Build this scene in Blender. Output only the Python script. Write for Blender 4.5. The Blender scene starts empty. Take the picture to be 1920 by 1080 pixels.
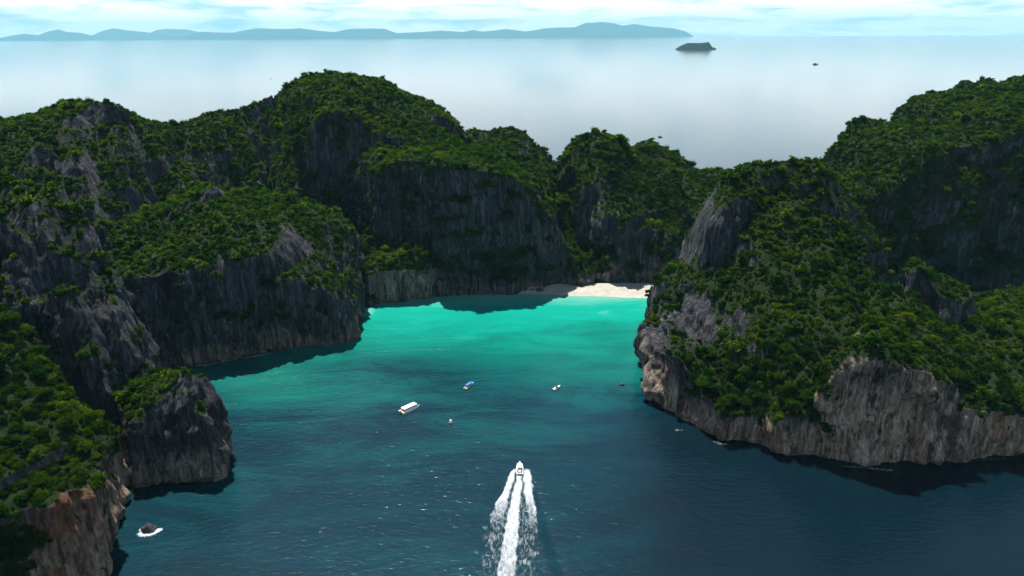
import bpy, math, random
import numpy as np
from mathutils import Matrix, Vector

rng = np.random.default_rng(7)
random.seed(7)
SC = bpy.context.scene
COL = SC.collection

# ------------------------------------------------------------------ camera
CAM_H = 250.0
F = 1371.0                       # focal length in pixels of a 1920 wide frame
PITCH = math.radians(19.034)
ROLL = math.radians(0.31)
_f = np.array([0, math.cos(PITCH), -math.sin(PITCH)])
_u0 = np.array([0, math.sin(PITCH), math.cos(PITCH)])
_r0 = np.array([1.0, 0, 0])
_r = math.cos(ROLL) * _r0 - math.sin(ROLL) * _u0
_u = math.sin(ROLL) * _r0 + math.cos(ROLL) * _u0
CAMP = np.array([0, 0, CAM_H])
cd = bpy.data.cameras.new('camera')
cam = bpy.data.objects.new('camera', cd)
COL.objects.link(cam)
cd.sensor_width = 36
cd.lens = 36 * F / 1920
cd.clip_start = 1
cd.clip_end = 400000
cam.matrix_world = Matrix(((_r[0], _u[0], -_f[0], 0), (_r[1], _u[1], -_f[1], 0),
                           (_r[2], _u[2], -_f[2], CAM_H), (0, 0, 0, 1)))
SC.camera = cam

# ------------------------------------------------------------------ world, sun, exposure
SUN_EL = math.radians(66)
SUN_AZ = math.radians(-24)       # measured from +Y, negative is to the left
world = bpy.data.worlds.new('World')
SC.world = world
world.use_nodes = True
wt = world.node_tree
wt.nodes.clear()


def N(t, typ, **kw):
    n = t.nodes.new(typ)
    for k, v in kw.items():
        if k.startswith('i_'):
            key = k[2:]
            key = int(key) if key.isdigit() else key.replace('_', ' ')
            n.inputs[key].default_value = v
        else:
            setattr(n, k, v)
    return n


def ramp(t, stops, interp='LINEAR'):
    n = t.nodes.new('ShaderNodeValToRGB')
    cr = n.color_ramp
    cr.interpolation = interp
    while len(cr.elements) < len(stops):
        cr.elements.new(0.5)
    for e, (p, c) in zip(cr.elements, stops):
        e.position = p
        e.color = (c[0], c[1], c[2], 1) if hasattr(c, '__len__') else (c, c, c, 1)
    return n


sky = N(wt, 'ShaderNodeTexSky', sky_type='NISHITA', sun_disc=False)
sky.sun_elevation = SUN_EL
sky.sun_rotation = SUN_AZ
sky.air_density = 1.0
sky.dust_density = 0.0
sky.ozone_density = 4.0
SKY = 0.05
tc = N(wt, 'ShaderNodeTexCoord')
sx = N(wt, 'ShaderNodeSeparateXYZ')
wt.links.new(tc.outputs['Generated'], sx.inputs[0])
mp = N(wt, 'ShaderNodeMapping')
mp.inputs['Scale'].default_value = (3.4, 3.4, 24)
mp.inputs['Location'].default_value = (0.35, 0.1, 0.0)
wt.links.new(tc.outputs['Generated'], mp.inputs['Vector'])
cn = N(wt, 'ShaderNodeTexNoise', i_Scale=3.0, i_Detail=10, i_Roughness=0.6, i_Distortion=0.5)
wt.links.new(mp.outputs[0], cn.inputs['Vector'])
cr = ramp(wt, [(0.35, 0.0), (0.51, 1.0)])
wt.links.new(cn.outputs['Fac'], cr.inputs[0])
# broken cumulus stacks up towards the horizon and thins out overhead
el = ramp(wt, [(0.0, 1.0), (0.06, 0.85), (0.14, 0.35), (0.3, 0.1), (1.0, 0.05)])
wt.links.new(sx.outputs['Z'], el.inputs[0])
cm = N(wt, 'ShaderNodeMath', operation='MULTIPLY')
wt.links.new(cr.outputs[0], cm.inputs[0])
wt.links.new(el.outputs[0], cm.inputs[1])
# clear air: the sky model, paler and bluer low down through the sea air
low = ramp(wt, [(0.0, 0.9), (0.08, 0.85), (0.18, 0.68), (0.36, 0.0)])
wt.links.new(sx.outputs['Z'], low.inputs[0])
mixl = N(wt, 'ShaderNodeMix', data_type='RGBA')
wt.links.new(low.outputs[0], mixl.inputs[0])
wt.links.new(sky.outputs[0], mixl.inputs[6])
mixl.inputs[7].default_value = (0.40 / SKY, 0.57 / SKY, 0.67 / SKY, 1)
mixc = N(wt, 'ShaderNodeMix', data_type='RGBA')
wt.links.new(cm.outputs[0], mixc.inputs[0])
wt.links.new(mixl.outputs[2], mixc.inputs[6])
mixc.inputs[7].default_value = (1.08 / SKY, 1.03 / SKY, 0.98 / SKY, 1)
bg = N(wt, 'ShaderNodeBackground', i_Strength=SKY)
wt.links.new(mixc.outputs[2], bg.inputs[0])
wo = N(wt, 'ShaderNodeOutputWorld')
wt.links.new(bg.outputs[0], wo.inputs[0])

sd = bpy.data.lights.new('sun', 'SUN')
sd.energy = 5.0
sd.angle = math.radians(0.53)
sd.color = (1.0, 0.95, 0.87)
sun = bpy.data.objects.new('sun', sd)
COL.objects.link(sun)
sdir = Vector((math.sin(SUN_AZ) * math.cos(SUN_EL), math.cos(SUN_AZ) * math.cos(SUN_EL), math.sin(SUN_EL)))
sun.rotation_euler = sdir.to_track_quat('Z', 'Y').to_euler()
sun.location = sdir * 2000

vs = SC.view_settings
vs.view_transform = 'Standard'
vs.look = 'None'
vs.exposure = 0.94
vs.gamma = 1.0
SC.render.engine = 'CYCLES'
SC.cycles.use_denoising = True
SC.cycles.max_bounces = 6
SC.cycles.diffuse_bounces = 3
SC.cycles.glossy_bounces = 3
SC.cycles.transparent_max_bounces = 8
SC.cycles.volume_bounces = 0
SC.cycles.sample_clamp_indirect = 4


# ------------------------------------------------------------------ projections
def ray(px, py):
    return _f + (px - 960) / F * _r + (540 - py) / F * _u


def W(px, py):                     # a pixel on the sea surface -> (x, y)
    d = ray(px, py)
    s = -CAM_H / d[2]
    return (d[0] * s, d[1] * s)


def D(px, Y):                      # column px at forward distance Y on the sea surface
    return ((px - 960) / F * (Y * math.cos(PITCH) + CAM_H * math.sin(PITCH)), Y)


def P(px, py, Y):                  # pixel at forward distance Y -> (x, y, z)
    d = ray(px, py)
    s = Y / d[1]
    return (d[0] * s, Y, CAM_H + d[2] * s)


def project(p):
    q = p - CAMP
    dz = np.maximum(q @ _f, 1e-3)
    return 960 + F * (q @ _r) / dz, 540 - F * (q @ _u) / dz


# ------------------------------------------------------------------ noise
_perm = np.random.default_rng(3).permutation(256)
_perm = np.concatenate([_perm, _perm, _perm])
_grad = np.random.default_rng(4).normal(size=(256, 3))
_grad /= np.linalg.norm(_grad, axis=1)[:, None]


def noise3(p):
    i = np.floor(p).astype(np.int64)
    f = p - i
    w = f * f * f * (f * (f * 6 - 15) + 10)
    i &= 255
    out = 0
    for dx in (0, 1):
        wx = w[:, 0] if dx else 1 - w[:, 0]
        a = _perm[i[:, 0] + dx]
        for dy in (0, 1):
            wy = w[:, 1] if dy else 1 - w[:, 1]
            b = _perm[a + ((i[:, 1] + dy) & 255)]
            for dz in (0, 1):
                wz = w[:, 2] if dz else 1 - w[:, 2]
                g = _grad[_perm[b + ((i[:, 2] + dz) & 255)]]
                out = out + wx * wy * wz * (g[:, 0] * (f[:, 0] - dx) + g[:, 1] * (f[:, 1] - dy) + g[:, 2] * (f[:, 2] - dz))
    return out * 1.6


def fbm(p, octaves=4, gain=0.5):
    a, s, t = 1.0, 0, 0
    for k in range(octaves):
        s = s + a * noise3(p * 2 ** k + k * 17.3)
        t += a
        a *= gain
    return s / t


def smooth(x, a, b):
    t = np.clip((x - a) / (b - a), 0, 1)
    return t * t * (3 - 2 * t)


# ------------------------------------------------------------------ tagging
def tag(o, label=None, cat=None, group=None, kind=None):
    if label: o['label'] = label
    if cat: o['category'] = cat
    if group: o['group'] = group
    if kind: o['kind'] = kind
    return o


def mesh_np(name, v, quads=None, tris=None, smooth_shade=True):
    me = bpy.data.meshes.new(name)
    v = np.asarray(v, dtype=np.float32)
    nq = 0 if quads is None else len(quads)
    nt = 0 if tris is None else len(tris)
    me.vertices.add(len(v))
    me.vertices.foreach_set('co', v.ravel())
    idx = []
    if nq: idx.append(np.asarray(quads, dtype=np.int32).ravel())
    if nt: idx.append(np.asarray(tris, dtype=np.int32).ravel())
    if idx:
        idx = np.concatenate(idx)
        me.loops.add(len(idx))
        me.loops.foreach_set('vertex_index', idx)
        me.polygons.add(nq + nt)
        st = np.concatenate([np.arange(nq) * 4, nq * 4 + np.arange(nt) * 3]).astype(np.int32)
        me.polygons.foreach_set('loop_start', st)
        me.polygons.foreach_set('use_smooth', np.full(nq + nt, smooth_shade))
    me.update(calc_edges=True)
    me.validate()
    return me


def add_attr(me, name, arr, typ='FLOAT'):
    a = me.attributes.new(name, typ, 'POINT')
    a.data.foreach_set('value' if typ in ('FLOAT', 'INT') else 'vector', np.asarray(arr, dtype=np.int32 if typ == 'INT' else np.float32).ravel())


def link(name, me, mat=None, parent=None):
    o = bpy.data.objects.new(name, me)
    COL.objects.link(o)
    if mat is not None and len(me.materials) == 0: me.materials.append(mat)
    if parent is not None: o.parent = parent
    return o


# ------------------------------------------------------------------ materials
def newmat(name):
    m = bpy.data.materials.new(name)
    m.use_nodes = True
    t = m.node_tree
    t.nodes.clear()
    out = t.nodes.new('ShaderNodeOutputMaterial')
    return m, t, out


def plain(name, col, rough=0.5, metal=0.0, var=0.0, scale=2.0, coat=0.0):
    m, t, out = newmat(name)
    b = N(t, 'ShaderNodeBsdfPrincipled', i_Roughness=rough, i_Metallic=metal)
    b.inputs['Coat Weight'].default_value = coat
    tcn = N(t, 'ShaderNodeTexCoord')
    n = N(t, 'ShaderNodeTexNoise', i_Scale=scale, i_Detail=5)
    t.links.new(tcn.outputs['Object'], n.inputs['Vector'])
    k = max(var, 0.06)
    r = ramp(t, [(0.3, [c * (1 - k) for c in col]), (0.7, [min(1, c * (1 + k)) for c in col])])
    t.links.new(n.outputs['Fac'], r.inputs[0])
    t.links.new(r.outputs[0], b.inputs['Base Color'])
    t.links.new(b.outputs[0], out.inputs[0])
    return m


def mixrgb(t, fac, a, b, blend='MIX'):
    n = N(t, 'ShaderNodeMix', data_type='RGBA', blend_type=blend)
    for sock, v in ((n.inputs[0], fac), (n.inputs[6], a), (n.inputs[7], b)):
        if isinstance(v, bpy.types.NodeSocket): t.links.new(v, sock)
        elif hasattr(v, '__len__'): sock.default_value = (v[0], v[1], v[2], 1)
        else: sock.default_value = v
    return n.outputs[2]


def rock_material():
    m, t, out = newmat('limestone')
    geo = N(t, 'ShaderNodeNewGeometry')

    def nz(scale, sc, detail=5, rough=0.6, dist=0.0):
        mpn = N(t, 'ShaderNodeMapping')
        mpn.inputs['Scale'].default_value = scale
        t.links.new(geo.outputs['Position'], mpn.inputs['Vector'])
        n = N(t, 'ShaderNodeTexNoise', i_Scale=sc, i_Detail=detail, i_Roughness=rough, i_Distortion=dist)
        t.links.new(mpn.outputs[0], n.inputs['Vector'])
        return n.outputs['Fac']
    big = nz((1, 1, 0.4), 0.035, 4)
    streak = nz((1, 1, 0.09), 0.26, 7, 0.68, 0.5)
    fine = nz((1, 1, 0.3), 0.6, 6, 0.7)
    stain = nz((1, 1, 0.18), 0.07, 5, 0.6, 0.6)
    veg = N(t, 'ShaderNodeAttribute', attribute_name='veg').outputs['Fac']
    warm = N(t, 'ShaderNodeAttribute', attribute_name='warm').outputs['Fac']
    grey = ramp(t, [(0.30, (0.010, 0.011, 0.014)), (0.46, (0.042, 0.045, 0.055)), (0.60, (0.105, 0.109, 0.122)), (0.74, (0.24, 0.237, 0.23))])
    t.links.new(streak, grey.inputs[0])
    tan = ramp(t, [(0.30, (0.018, 0.016, 0.015)), (0.41, (0.19, 0.145, 0.11)), (0.56, (0.46, 0.37, 0.29)), (0.78, (0.68, 0.60, 0.50))])
    t.links.new(streak, tan.inputs[0])
    c = mixrgb(t, warm, grey.outputs[0], tan.outputs[0])
    orange = ramp(t, [(0.54, 0.0), (0.66, 1.0)])
    t.links.new(stain, orange.inputs[0])
    om = N(t, 'ShaderNodeMath', operation='MULTIPLY')
    t.links.new(orange.outputs[0], om.inputs[0])
    t.links.new(warm, om.inputs[1])
    om1 = N(t, 'ShaderNodeMath', operation='MULTIPLY', i_1=0.75)
    t.links.new(om.outputs[0], om1.inputs[0])
    rst = N(t, 'ShaderNodeAttribute', attribute_name='rust').outputs['Fac']
    rr = ramp(t, [(0.40, 0.15), (0.58, 0.95)])
    t.links.new(stain, rr.inputs[0])
    rm = N(t, 'ShaderNodeMath', operation='MULTIPLY')
    t.links.new(rst, rm.inputs[0])
    t.links.new(rr.outputs[0], rm.inputs[1])
    om2 = N(t, 'ShaderNodeMath', operation='MAXIMUM')
    t.links.new(om1.outputs[0], om2.inputs[0])
    t.links.new(rm.outputs[0], om2.inputs[1])
    c = mixrgb(t, om2.outputs[0], c, (0.20, 0.075, 0.030))
    blk = ramp(t, [(0.36, 1.0), (0.46, 0.0)])
    t.links.new(stain, blk.inputs[0])
    bm = N(t, 'ShaderNodeMath', operation='MULTIPLY', i_1=0.7)
    t.links.new(blk.outputs[0], bm.inputs[0])
    c = mixrgb(t, bm.outputs[0], c, (0.035, 0.035, 0.038))
    drip = nz((1, 1, 0.05), 0.17, 6, 0.65, 0.9)
    dr = ramp(t, [(0.38, 1.0), (0.47, 0.0)])
    t.links.new(drip, dr.inputs[0])
    dm = N(t, 'ShaderNodeMath', operation='MULTIPLY', i_1=0.85)
    t.links.new(dr.outputs[0], dm.inputs[0])
    c = mixrgb(t, dm.outputs[0], c, (0.016, 0.016, 0.018))
    fr = ramp(t, [(0.35, 0.5), (0.65, 1.35)])
    t.links.new(fine, fr.inputs[0])
    c = mixrgb(t, 1.0, c, fr.outputs[0], 'MULTIPLY')
    # moss and low scrub between the trees
    gcol = ramp(t, [(0.35, (0.006, 0.015, 0.004)), (0.5, (0.013, 0.029, 0.006)), (0.68, (0.028, 0.050, 0.010))])
    t.links.new(fine, gcol.inputs[0])
    vr = ramp(t, [(0.40, 0.0), (0.60, 1.0)])
    va = N(t, 'ShaderNodeMath', operation='MULTIPLY_ADD', i_1=0.55, i_2=-0.275)
    t.links.new(fine, va.inputs[0])
    vb = N(t, 'ShaderNodeMath', operation='ADD')
    t.links.new(va.outputs[0], vb.inputs[0])
    t.links.new(veg, vb.inputs[1])
    t.links.new(vb.outputs[0], vr.inputs[0])
    c = mixrgb(t, vr.outputs[0], c, gcol.outputs[0])
    b = N(t, 'ShaderNodeBsdfPrincipled', i_Roughness=0.92)
    b.inputs['Specular IOR Level'].default_value = 0.15
    t.links.new(c, b.inputs['Base Color'])
    bh = N(t, 'ShaderNodeMath', operation='MULTIPLY_ADD', i_1=1.0)
    t.links.new(streak, bh.inputs[0])
    fh = N(t, 'ShaderNodeMath', operation='MULTIPLY', i_1=0.4)
    t.links.new(fine, fh.inputs[0])
    t.links.new(fh.outputs[0], bh.inputs[2])
    bp = N(t, 'ShaderNodeBump', i_Strength=1.0, i_Distance=6.0)
    t.links.new(bh.outputs[0], bp.inputs['Height'])
    t.links.new(bp.outputs[0], b.inputs['Normal'])
    t.links.new(b.outputs[0], out.inputs[0])
    return m


def leaf_material():
    m, t, out = newmat('leaves')
    oi = N(t, 'ShaderNodeObjectInfo')
    geo = N(t, 'ShaderNodeNewGeometry')
    n = N(t, 'ShaderNodeTexNoise', i_Scale=0.02, i_Detail=4, i_Roughness=0.65)
    t.links.new(geo.outputs['Position'], n.inputs['Vector'])
    add = N(t, 'ShaderNodeMath', operation='MULTIPLY_ADD', i_1=0.34, i_2=-0.07)
    t.links.new(oi.outputs['Random'], add.inputs[0])
    s = N(t, 'ShaderNodeMath', operation='MULTIPLY_ADD', i_1=0.85)
    t.links.new(n.outputs['Fac'], s.inputs[0])
    t.links.new(add.outputs[0], s.inputs[2])
    r = ramp(t, [(0.10, (0.0022, 0.0095, 0.0022)), (0.42, (0.0055, 0.0195, 0.0030)), (0.64, (0.020, 0.042, 0.0045)),
                 (0.82, (0.050, 0.066, 0.007)), (0.97, (0.048, 0.040, 0.011))])
    t.links.new(s.outputs[0], r.inputs[0])
    d = N(t, 'ShaderNodeBsdfDiffuse', i_Roughness=0.5)
    t.links.new(r.outputs[0], d.inputs[0])
    tr = N(t, 'ShaderNodeBsdfTranslucent')
    hc = mixrgb(t, 1.0, r.outputs[0], (5.2, 5.3, 0.85), 'MULTIPLY')
    t.links.new(hc, tr.inputs[0])
    mx = N(t, 'ShaderNodeMixShader', i_0=0.5)
    t.links.new(d.outputs[0], mx.inputs[1])
    t.links.new(tr.outputs[0], mx.inputs[2])
    t.links.new(mx.outputs[0], out.inputs[0])
    return m


ROCK = rock_material()
LEAF = leaf_material()
BARK = plain('bark', (0.09, 0.075, 0.06), 0.9, var=0.3, scale=1.5)

# ------------------------------------------------------------------ sea
# how shallow the water is, read along the bay from the beach outwards
_sy = [520, 552, 575, 600, 640, 680, 720, 780, 900, 1200]
_ss = [1.0, 1.0, 0.94, 0.85, 0.67, 0.47, 0.31, 0.18, 0.14, 0.12]


def sea_material():
    m, t, out = newmat('sea_water')
    geo = N(t, 'ShaderNodeNewGeometry')
    sh = N(t, 'ShaderNodeAttribute', attribute_name='shallow_shade').outputs['Fac']
    mpn = N(t, 'ShaderNodeMapping')
    mpn.inputs['Rotation'].default_value = (0, 0, math.radians(-14))
    mpn.inputs['Scale'].default_value = (0.35, 1, 1)
    t.links.new(geo.outputs['Position'], mpn.inputs['Vector'])
    patch = N(t, 'ShaderNodeTexNoise', i_Scale=0.03, i_Detail=7, i_Roughness=0.68, i_Distortion=0.8)
    t.links.new(mpn.outputs[0], patch.inputs['Vector'])
    a = N(t, 'ShaderNodeMath', operation='MULTIPLY_ADD', i_1=0.8, i_2=-0.40)
    t.links.new(patch.outputs['Fac'], a.inputs[0])
    a2 = N(t, 'ShaderNodeMath', operation='MULTIPLY')
    t.links.new(a.outputs[0], a2.inputs[0])
    shr = ramp(t, [(0.0, 0.15), (0.25, 1.0), (0.8, 0.9), (0.95, 0.2)])
    t.links.new(sh, shr.inputs[0])
    t.links.new(shr.outputs[0], a2.inputs[1])
    s = N(t, 'ShaderNodeMath', operation='ADD')
    t.links.new(a2.outputs[0], s.inputs[0])
    t.links.new(sh, s.inputs[1])
    r = ramp(t, [(0.0, (0.0001, 0.007, 0.013)), (0.14, (0.0001, 0.019, 0.030)), (0.32, (0.0003, 0.058, 0.060)),
                 (0.55, (0.0002, 0.110, 0.088)), (0.78, (0.0003, 0.195, 0.148)), (0.93, (0.002, 0.26, 0.195)), (1.0, (0.09, 0.33, 0.27))])
    t.links.new(s.outputs[0], r.inputs[0])
    b = N(t, 'ShaderNodeBsdfPrincipled', i_IOR=1.333, i_Roughness=0.10)
    t.links.new(r.outputs[0], b.inputs['Base Color'])
    # wind waves: three sizes, crests running a little across the view

    def wave(rot, scale, sc, det, dist):
        q = N(t, 'ShaderNodeMapping')
        q.inputs['Rotation'].default_value = (0, 0, math.radians(rot))
        q.inputs['Scale'].default_value = scale
        t.links.new(geo.outputs['Position'], q.inputs['Vector'])
        n = N(t, 'ShaderNodeTexNoise', i_Scale=sc, i_Detail=det, i_Roughness=0.55, i_Distortion=dist)
        t.links.new(q.outputs[0], n.inputs['Vector'])
        return n.outputs['Fac']
    w1 = wave(-24, (0.5, 1, 1), 0.36, 2, 0.6)
    w2 = wave(10, (0.6, 1, 1), 0.075, 2, 0.4)
    w3 = wave(-35, (0.6, 1, 1), 0.9, 2, 0.3)
    m1 = N(t, 'ShaderNodeMath', operation='MULTIPLY', i_1=1.0)
    t.links.new(w1, m1.inputs[0])
    m2 = N(t, 'ShaderNodeMath', operation='MULTIPLY_ADD', i_1=0.8)
    t.links.new(w2, m2.inputs[0])
    t.links.new(m1.outputs[0], m2.inputs[2])
    m3 = N(t, 'ShaderNodeMath', operation='MULTIPLY_ADD', i_1=0.10)
    t.links.new(w3, m3.inputs[0])
    t.links.new(m2.outputs[0], m3.inputs[2])
    chop = N(t, 'ShaderNodeAttribute', attribute_name='chop').outputs['Fac']
    slick = wave(3, (0.16, 1, 1), 0.0035, 4, 0.5)
    slr = ramp(t, [(0.35, 0.35), (0.65, 1.3)])
    t.links.new(slick, slr.inputs[0])
    cs = N(t, 'ShaderNodeMath', operation='MULTIPLY')
    t.links.new(chop, cs.inputs[0])
    t.links.new(slr.outputs[0], cs.inputs[1])
    rg = N(t, 'ShaderNodeMath', operation='MULTIPLY_ADD', i_1=0.15, i_2=0.09)
    t.links.new(chop, rg.inputs[0])
    t.links.new(rg.outputs[0], b.inputs['Roughness'])
    bp = N(t, 'ShaderNodeBump', i_Distance=0.40)
    t.links.new(cs.outputs[0], bp.inputs['Strength'])
    t.links.new(m3.outputs[0], bp.inputs['Height'])
    t.links.new(bp.outputs[0], b.inputs['Normal'])
    t.links.new(b.outputs[0], out.inputs[0])
    return m


def wake_height(x, y):
    """the bow wave of the speedboat: two low ridges opening towards the camera"""
    px, py = project(np.stack([x, y, 0 * x], -1))
    t = np.clip((py - 885) / 200, 0, 1.4)
    z = 0
    for x0, x1, x2 in ((970, 918, 860), (982, 1006, 1034)):
        c = x0 + (x1 - x0) * np.clip(t / 0.45, 0, 1) + (x2 - x1) * np.clip((t - 0.45) / 0.55, 0, 2)
        wd = 7 + 8 * t
        k = (px - c) / wd
        z = z + (np.exp(-k ** 2) - 0.75 * np.exp(-(k - (0.0 + 1.5) * np.sign(x0 - 976)) ** 2)) * 0.42 * smooth(py, 885, 915) * (1.1 - 0.5 * np.clip(t, 0, 1))
    return z * (y < 400) * (y > 200)


def build_sea():
    az = np.concatenate([np.radians(np.linspace(-48, -9, 130, endpoint=False)), np.radians(np.linspace(-9, 9, 300, endpoint=False)), np.radians(np.linspace(9, 48, 130)), np.radians(np.linspace(52, 308, 48))])
    rad = np.concatenate([np.geomspace(120, 255, 40, endpoint=False), np.geomspace(255, 400, 230, endpoint=False), np.geomspace(400, 1400, 150), np.geomspace(1450, 120000, 70)])
    A, R = np.meshgrid(az, rad)
    v = np.stack([R * np.sin(A), R * np.cos(A), 0 * A], -1).reshape(-1, 3)
    v[:, 2] = wake_height(v[:, 0], v[:, 1])
    na, nr = len(az), len(rad)
    i = np.arange(nr - 1)[:, None] * na
    j = np.arange(na)[None, :]
    j2 = (j + 1) % na
    q = np.stack([i + j, i + j2, i + na + j2, i + na + j], -1).reshape(-1, 4)[:, ::-1]
    v = np.vstack([v, [[0, 0, 0]]])
    tr = np.stack([np.arange(na), np.roll(np.arange(na), -1), np.full(na, len(v) - 1)], -1)
    me = mesh_np('sea', v, q, tr)
    r = np.hypot(v[:, 0], v[:, 1])
    gx, gy = project(v)
    glint = np.exp(-((gx - 520) / 150) ** 2 - ((gy - 715) / 45) ** 2) * (v[:, 1] > 100)
    add_attr(me, 'chop', 1.0 + 0.25 * glint - 0.15 * smooth(gy, 770, 860) * (1 - smooth(gx, 700, 1000)) * (v[:, 1] > 100) - 0.9 * smooth(r, 620, 1300) - 0.06 * smooth(r, 1300, 4000))
    px, py = project(v)
    s = np.interp(py, _sy, _ss)
    ok = (v[:, 1] > 100) & (v[:, 1] < 760) & (px > -200) & (px < 2200)
    s = np.where(ok, s, 0)
    s = s * (1 - 0.9 * smooth(px, 1180, 1300) * (py > 600))
    s = s * (1 - 0.95 * smooth(px, 1000, 1380) * smooth(py, 740, 800))  # cloud shade on the lower right water, painted in as a darker colour
    g = np.exp(-((px - 480) / 130) ** 2 - ((py - 722) / 34) ** 2)
    s = s + 0.26 * g * ok
    s = s - 0.22 * np.exp(-((px - 745) / 150) ** 2 - ((py - 690) / 26) ** 2) * ok
    s = s - 0.10 * np.exp(-((px - 400) / 200) ** 2 - ((py - 690) / 12) ** 2) * ok
    s = s - 0.12 * np.exp(-((px - 1140) / 90) ** 2 - ((py - 620) / 20) ** 2) * ok
    # white sand shelving up beside the two beaches
    s = s + 0.25 * np.exp(-((px - 675) / 22) ** 2 - ((py - 584) / 10) ** 2) * ok
    add_attr(me, 'shallow_shade', np.clip(s, 0, 1))  # depth tint together with the painted cloud shade
    o = link('sea', me, sea_material())
    tag(o, 'turquoise bay water deepening to dark blue open sea', 'sea', kind='structure')


build_sea()

# ------------------------------------------------------------------ hills
HILLS = {}


def spline_closed(pts, step_fn):
    pts = np.array(pts, float)
    n = len(pts)
    dense = []
    for i in range(n):
        p0, p1, p2, p3 = pts[i - 1], pts[i], pts[(i + 1) % n], pts[(i + 2) % n]
        t = np.linspace(0, 1, 60, endpoint=False)[:, None]
        c = 0.5 * ((2 * p1) + (p2 - p0) * t + (2 * p0 - 5 * p1 + 4 * p2 - p3) * t ** 2 + (3 * p1 - p0 - 3 * p2 + p3) * t ** 3)
        l = p1 + (p2 - p1) * t
        dense.append(0.6 * c + 0.4 * l)
    dense = np.vstack(dense)
    seg = np.linalg.norm(np.roll(dense[:, :2], -1, 0) - dense[:, :2], axis=1)
    # weight by how finely that stretch should be cut
    cx, cy = dense[:, :2].mean(0)
    tang = np.roll(dense[:, :2], -1, 0) - dense[:, :2]
    nrm = np.stack([tang[:, 1], -tang[:, 0]], -1)
    area = np.sum(dense[:, 0] * np.roll(dense[:, 1], -1) - np.roll(dense[:, 0], -1) * dense[:, 1])
    if area < 0: nrm = -nrm
    nrm /= np.linalg.norm(nrm, axis=1)[:, None] + 1e-9
    view = dense[:, :2] / np.linalg.norm(dense[:, :2], axis=1)[:, None]
    facing = -(nrm * view).sum(1)
    step = step_fn * np.where(facing > -0.25, 1.0, 2.6)
    w = np.concatenate([[0], np.cumsum(seg / step)])
    k = max(60, int(w[-1]))
    u = np.linspace(0, w[-1], k, endpoint=False)
    ext = np.vstack([dense, dense[:1]])
    return np.stack([np.interp(u, w, ext[:, c]) for c in range(ext.shape[1])], -1)


def crest_map(b, line):
    """which crest point each footprint point climbs to: once along the front, once back along the rear"""
    seg = np.linalg.norm(np.diff(line[:, :2], axis=0), axis=1)
    al = np.concatenate([[0], np.cumsum(seg)])
    al /= al[-1]
    dd = ((b[:, None, :] - line[None, :, :2]) ** 2).sum(2)
    near = al[np.argmin(dd, 1)]
    n = len(b)
    # the footprint points that lie beyond the two ends of the crest
    e0 = line[0, :2] - line[min(8, len(line) - 1), :2]
    e1 = line[-1, :2] - line[-min(9, len(line)), :2]

    def tip(p, e):
        r = b - p
        L = np.linalg.norm(r, axis=1)
        return int(np.argmin(L * (1.6 - (r @ e) / (L * np.linalg.norm(e) + 1e-9))))
    i0, i1 = tip(line[0, :2], e0), tip(line[-1, :2], e1)
    S = np.zeros(n)
    for a, z, up in ((i0, i1, True), (i1, i0, False)):
        k = (z - a) % n
        ids = (a + np.arange(k + 1)) % n
        lin = np.concatenate([[0], np.cumsum(np.linalg.norm(np.diff(b[ids], axis=0), axis=1))])
        lin /= max(lin[-1], 1e-9)
        s = near[ids] if up else 1 - near[ids]
        s = np.maximum.accumulate(s)
        s[0], s[-1] = 0, 1
        h = max(2, int(k * 0.07))
        pad = np.concatenate([np.zeros(h), s, np.ones(h)])
        s = np.convolve(pad, np.ones(2 * h + 1) / (2 * h + 1), 'valid')
        s = 0.7 * s + 0.3 * lin
        S[ids] = s if up else 1 - s
    return np.stack([np.interp(S, al, line[:, c]) for c in range(3)], -1)


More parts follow.
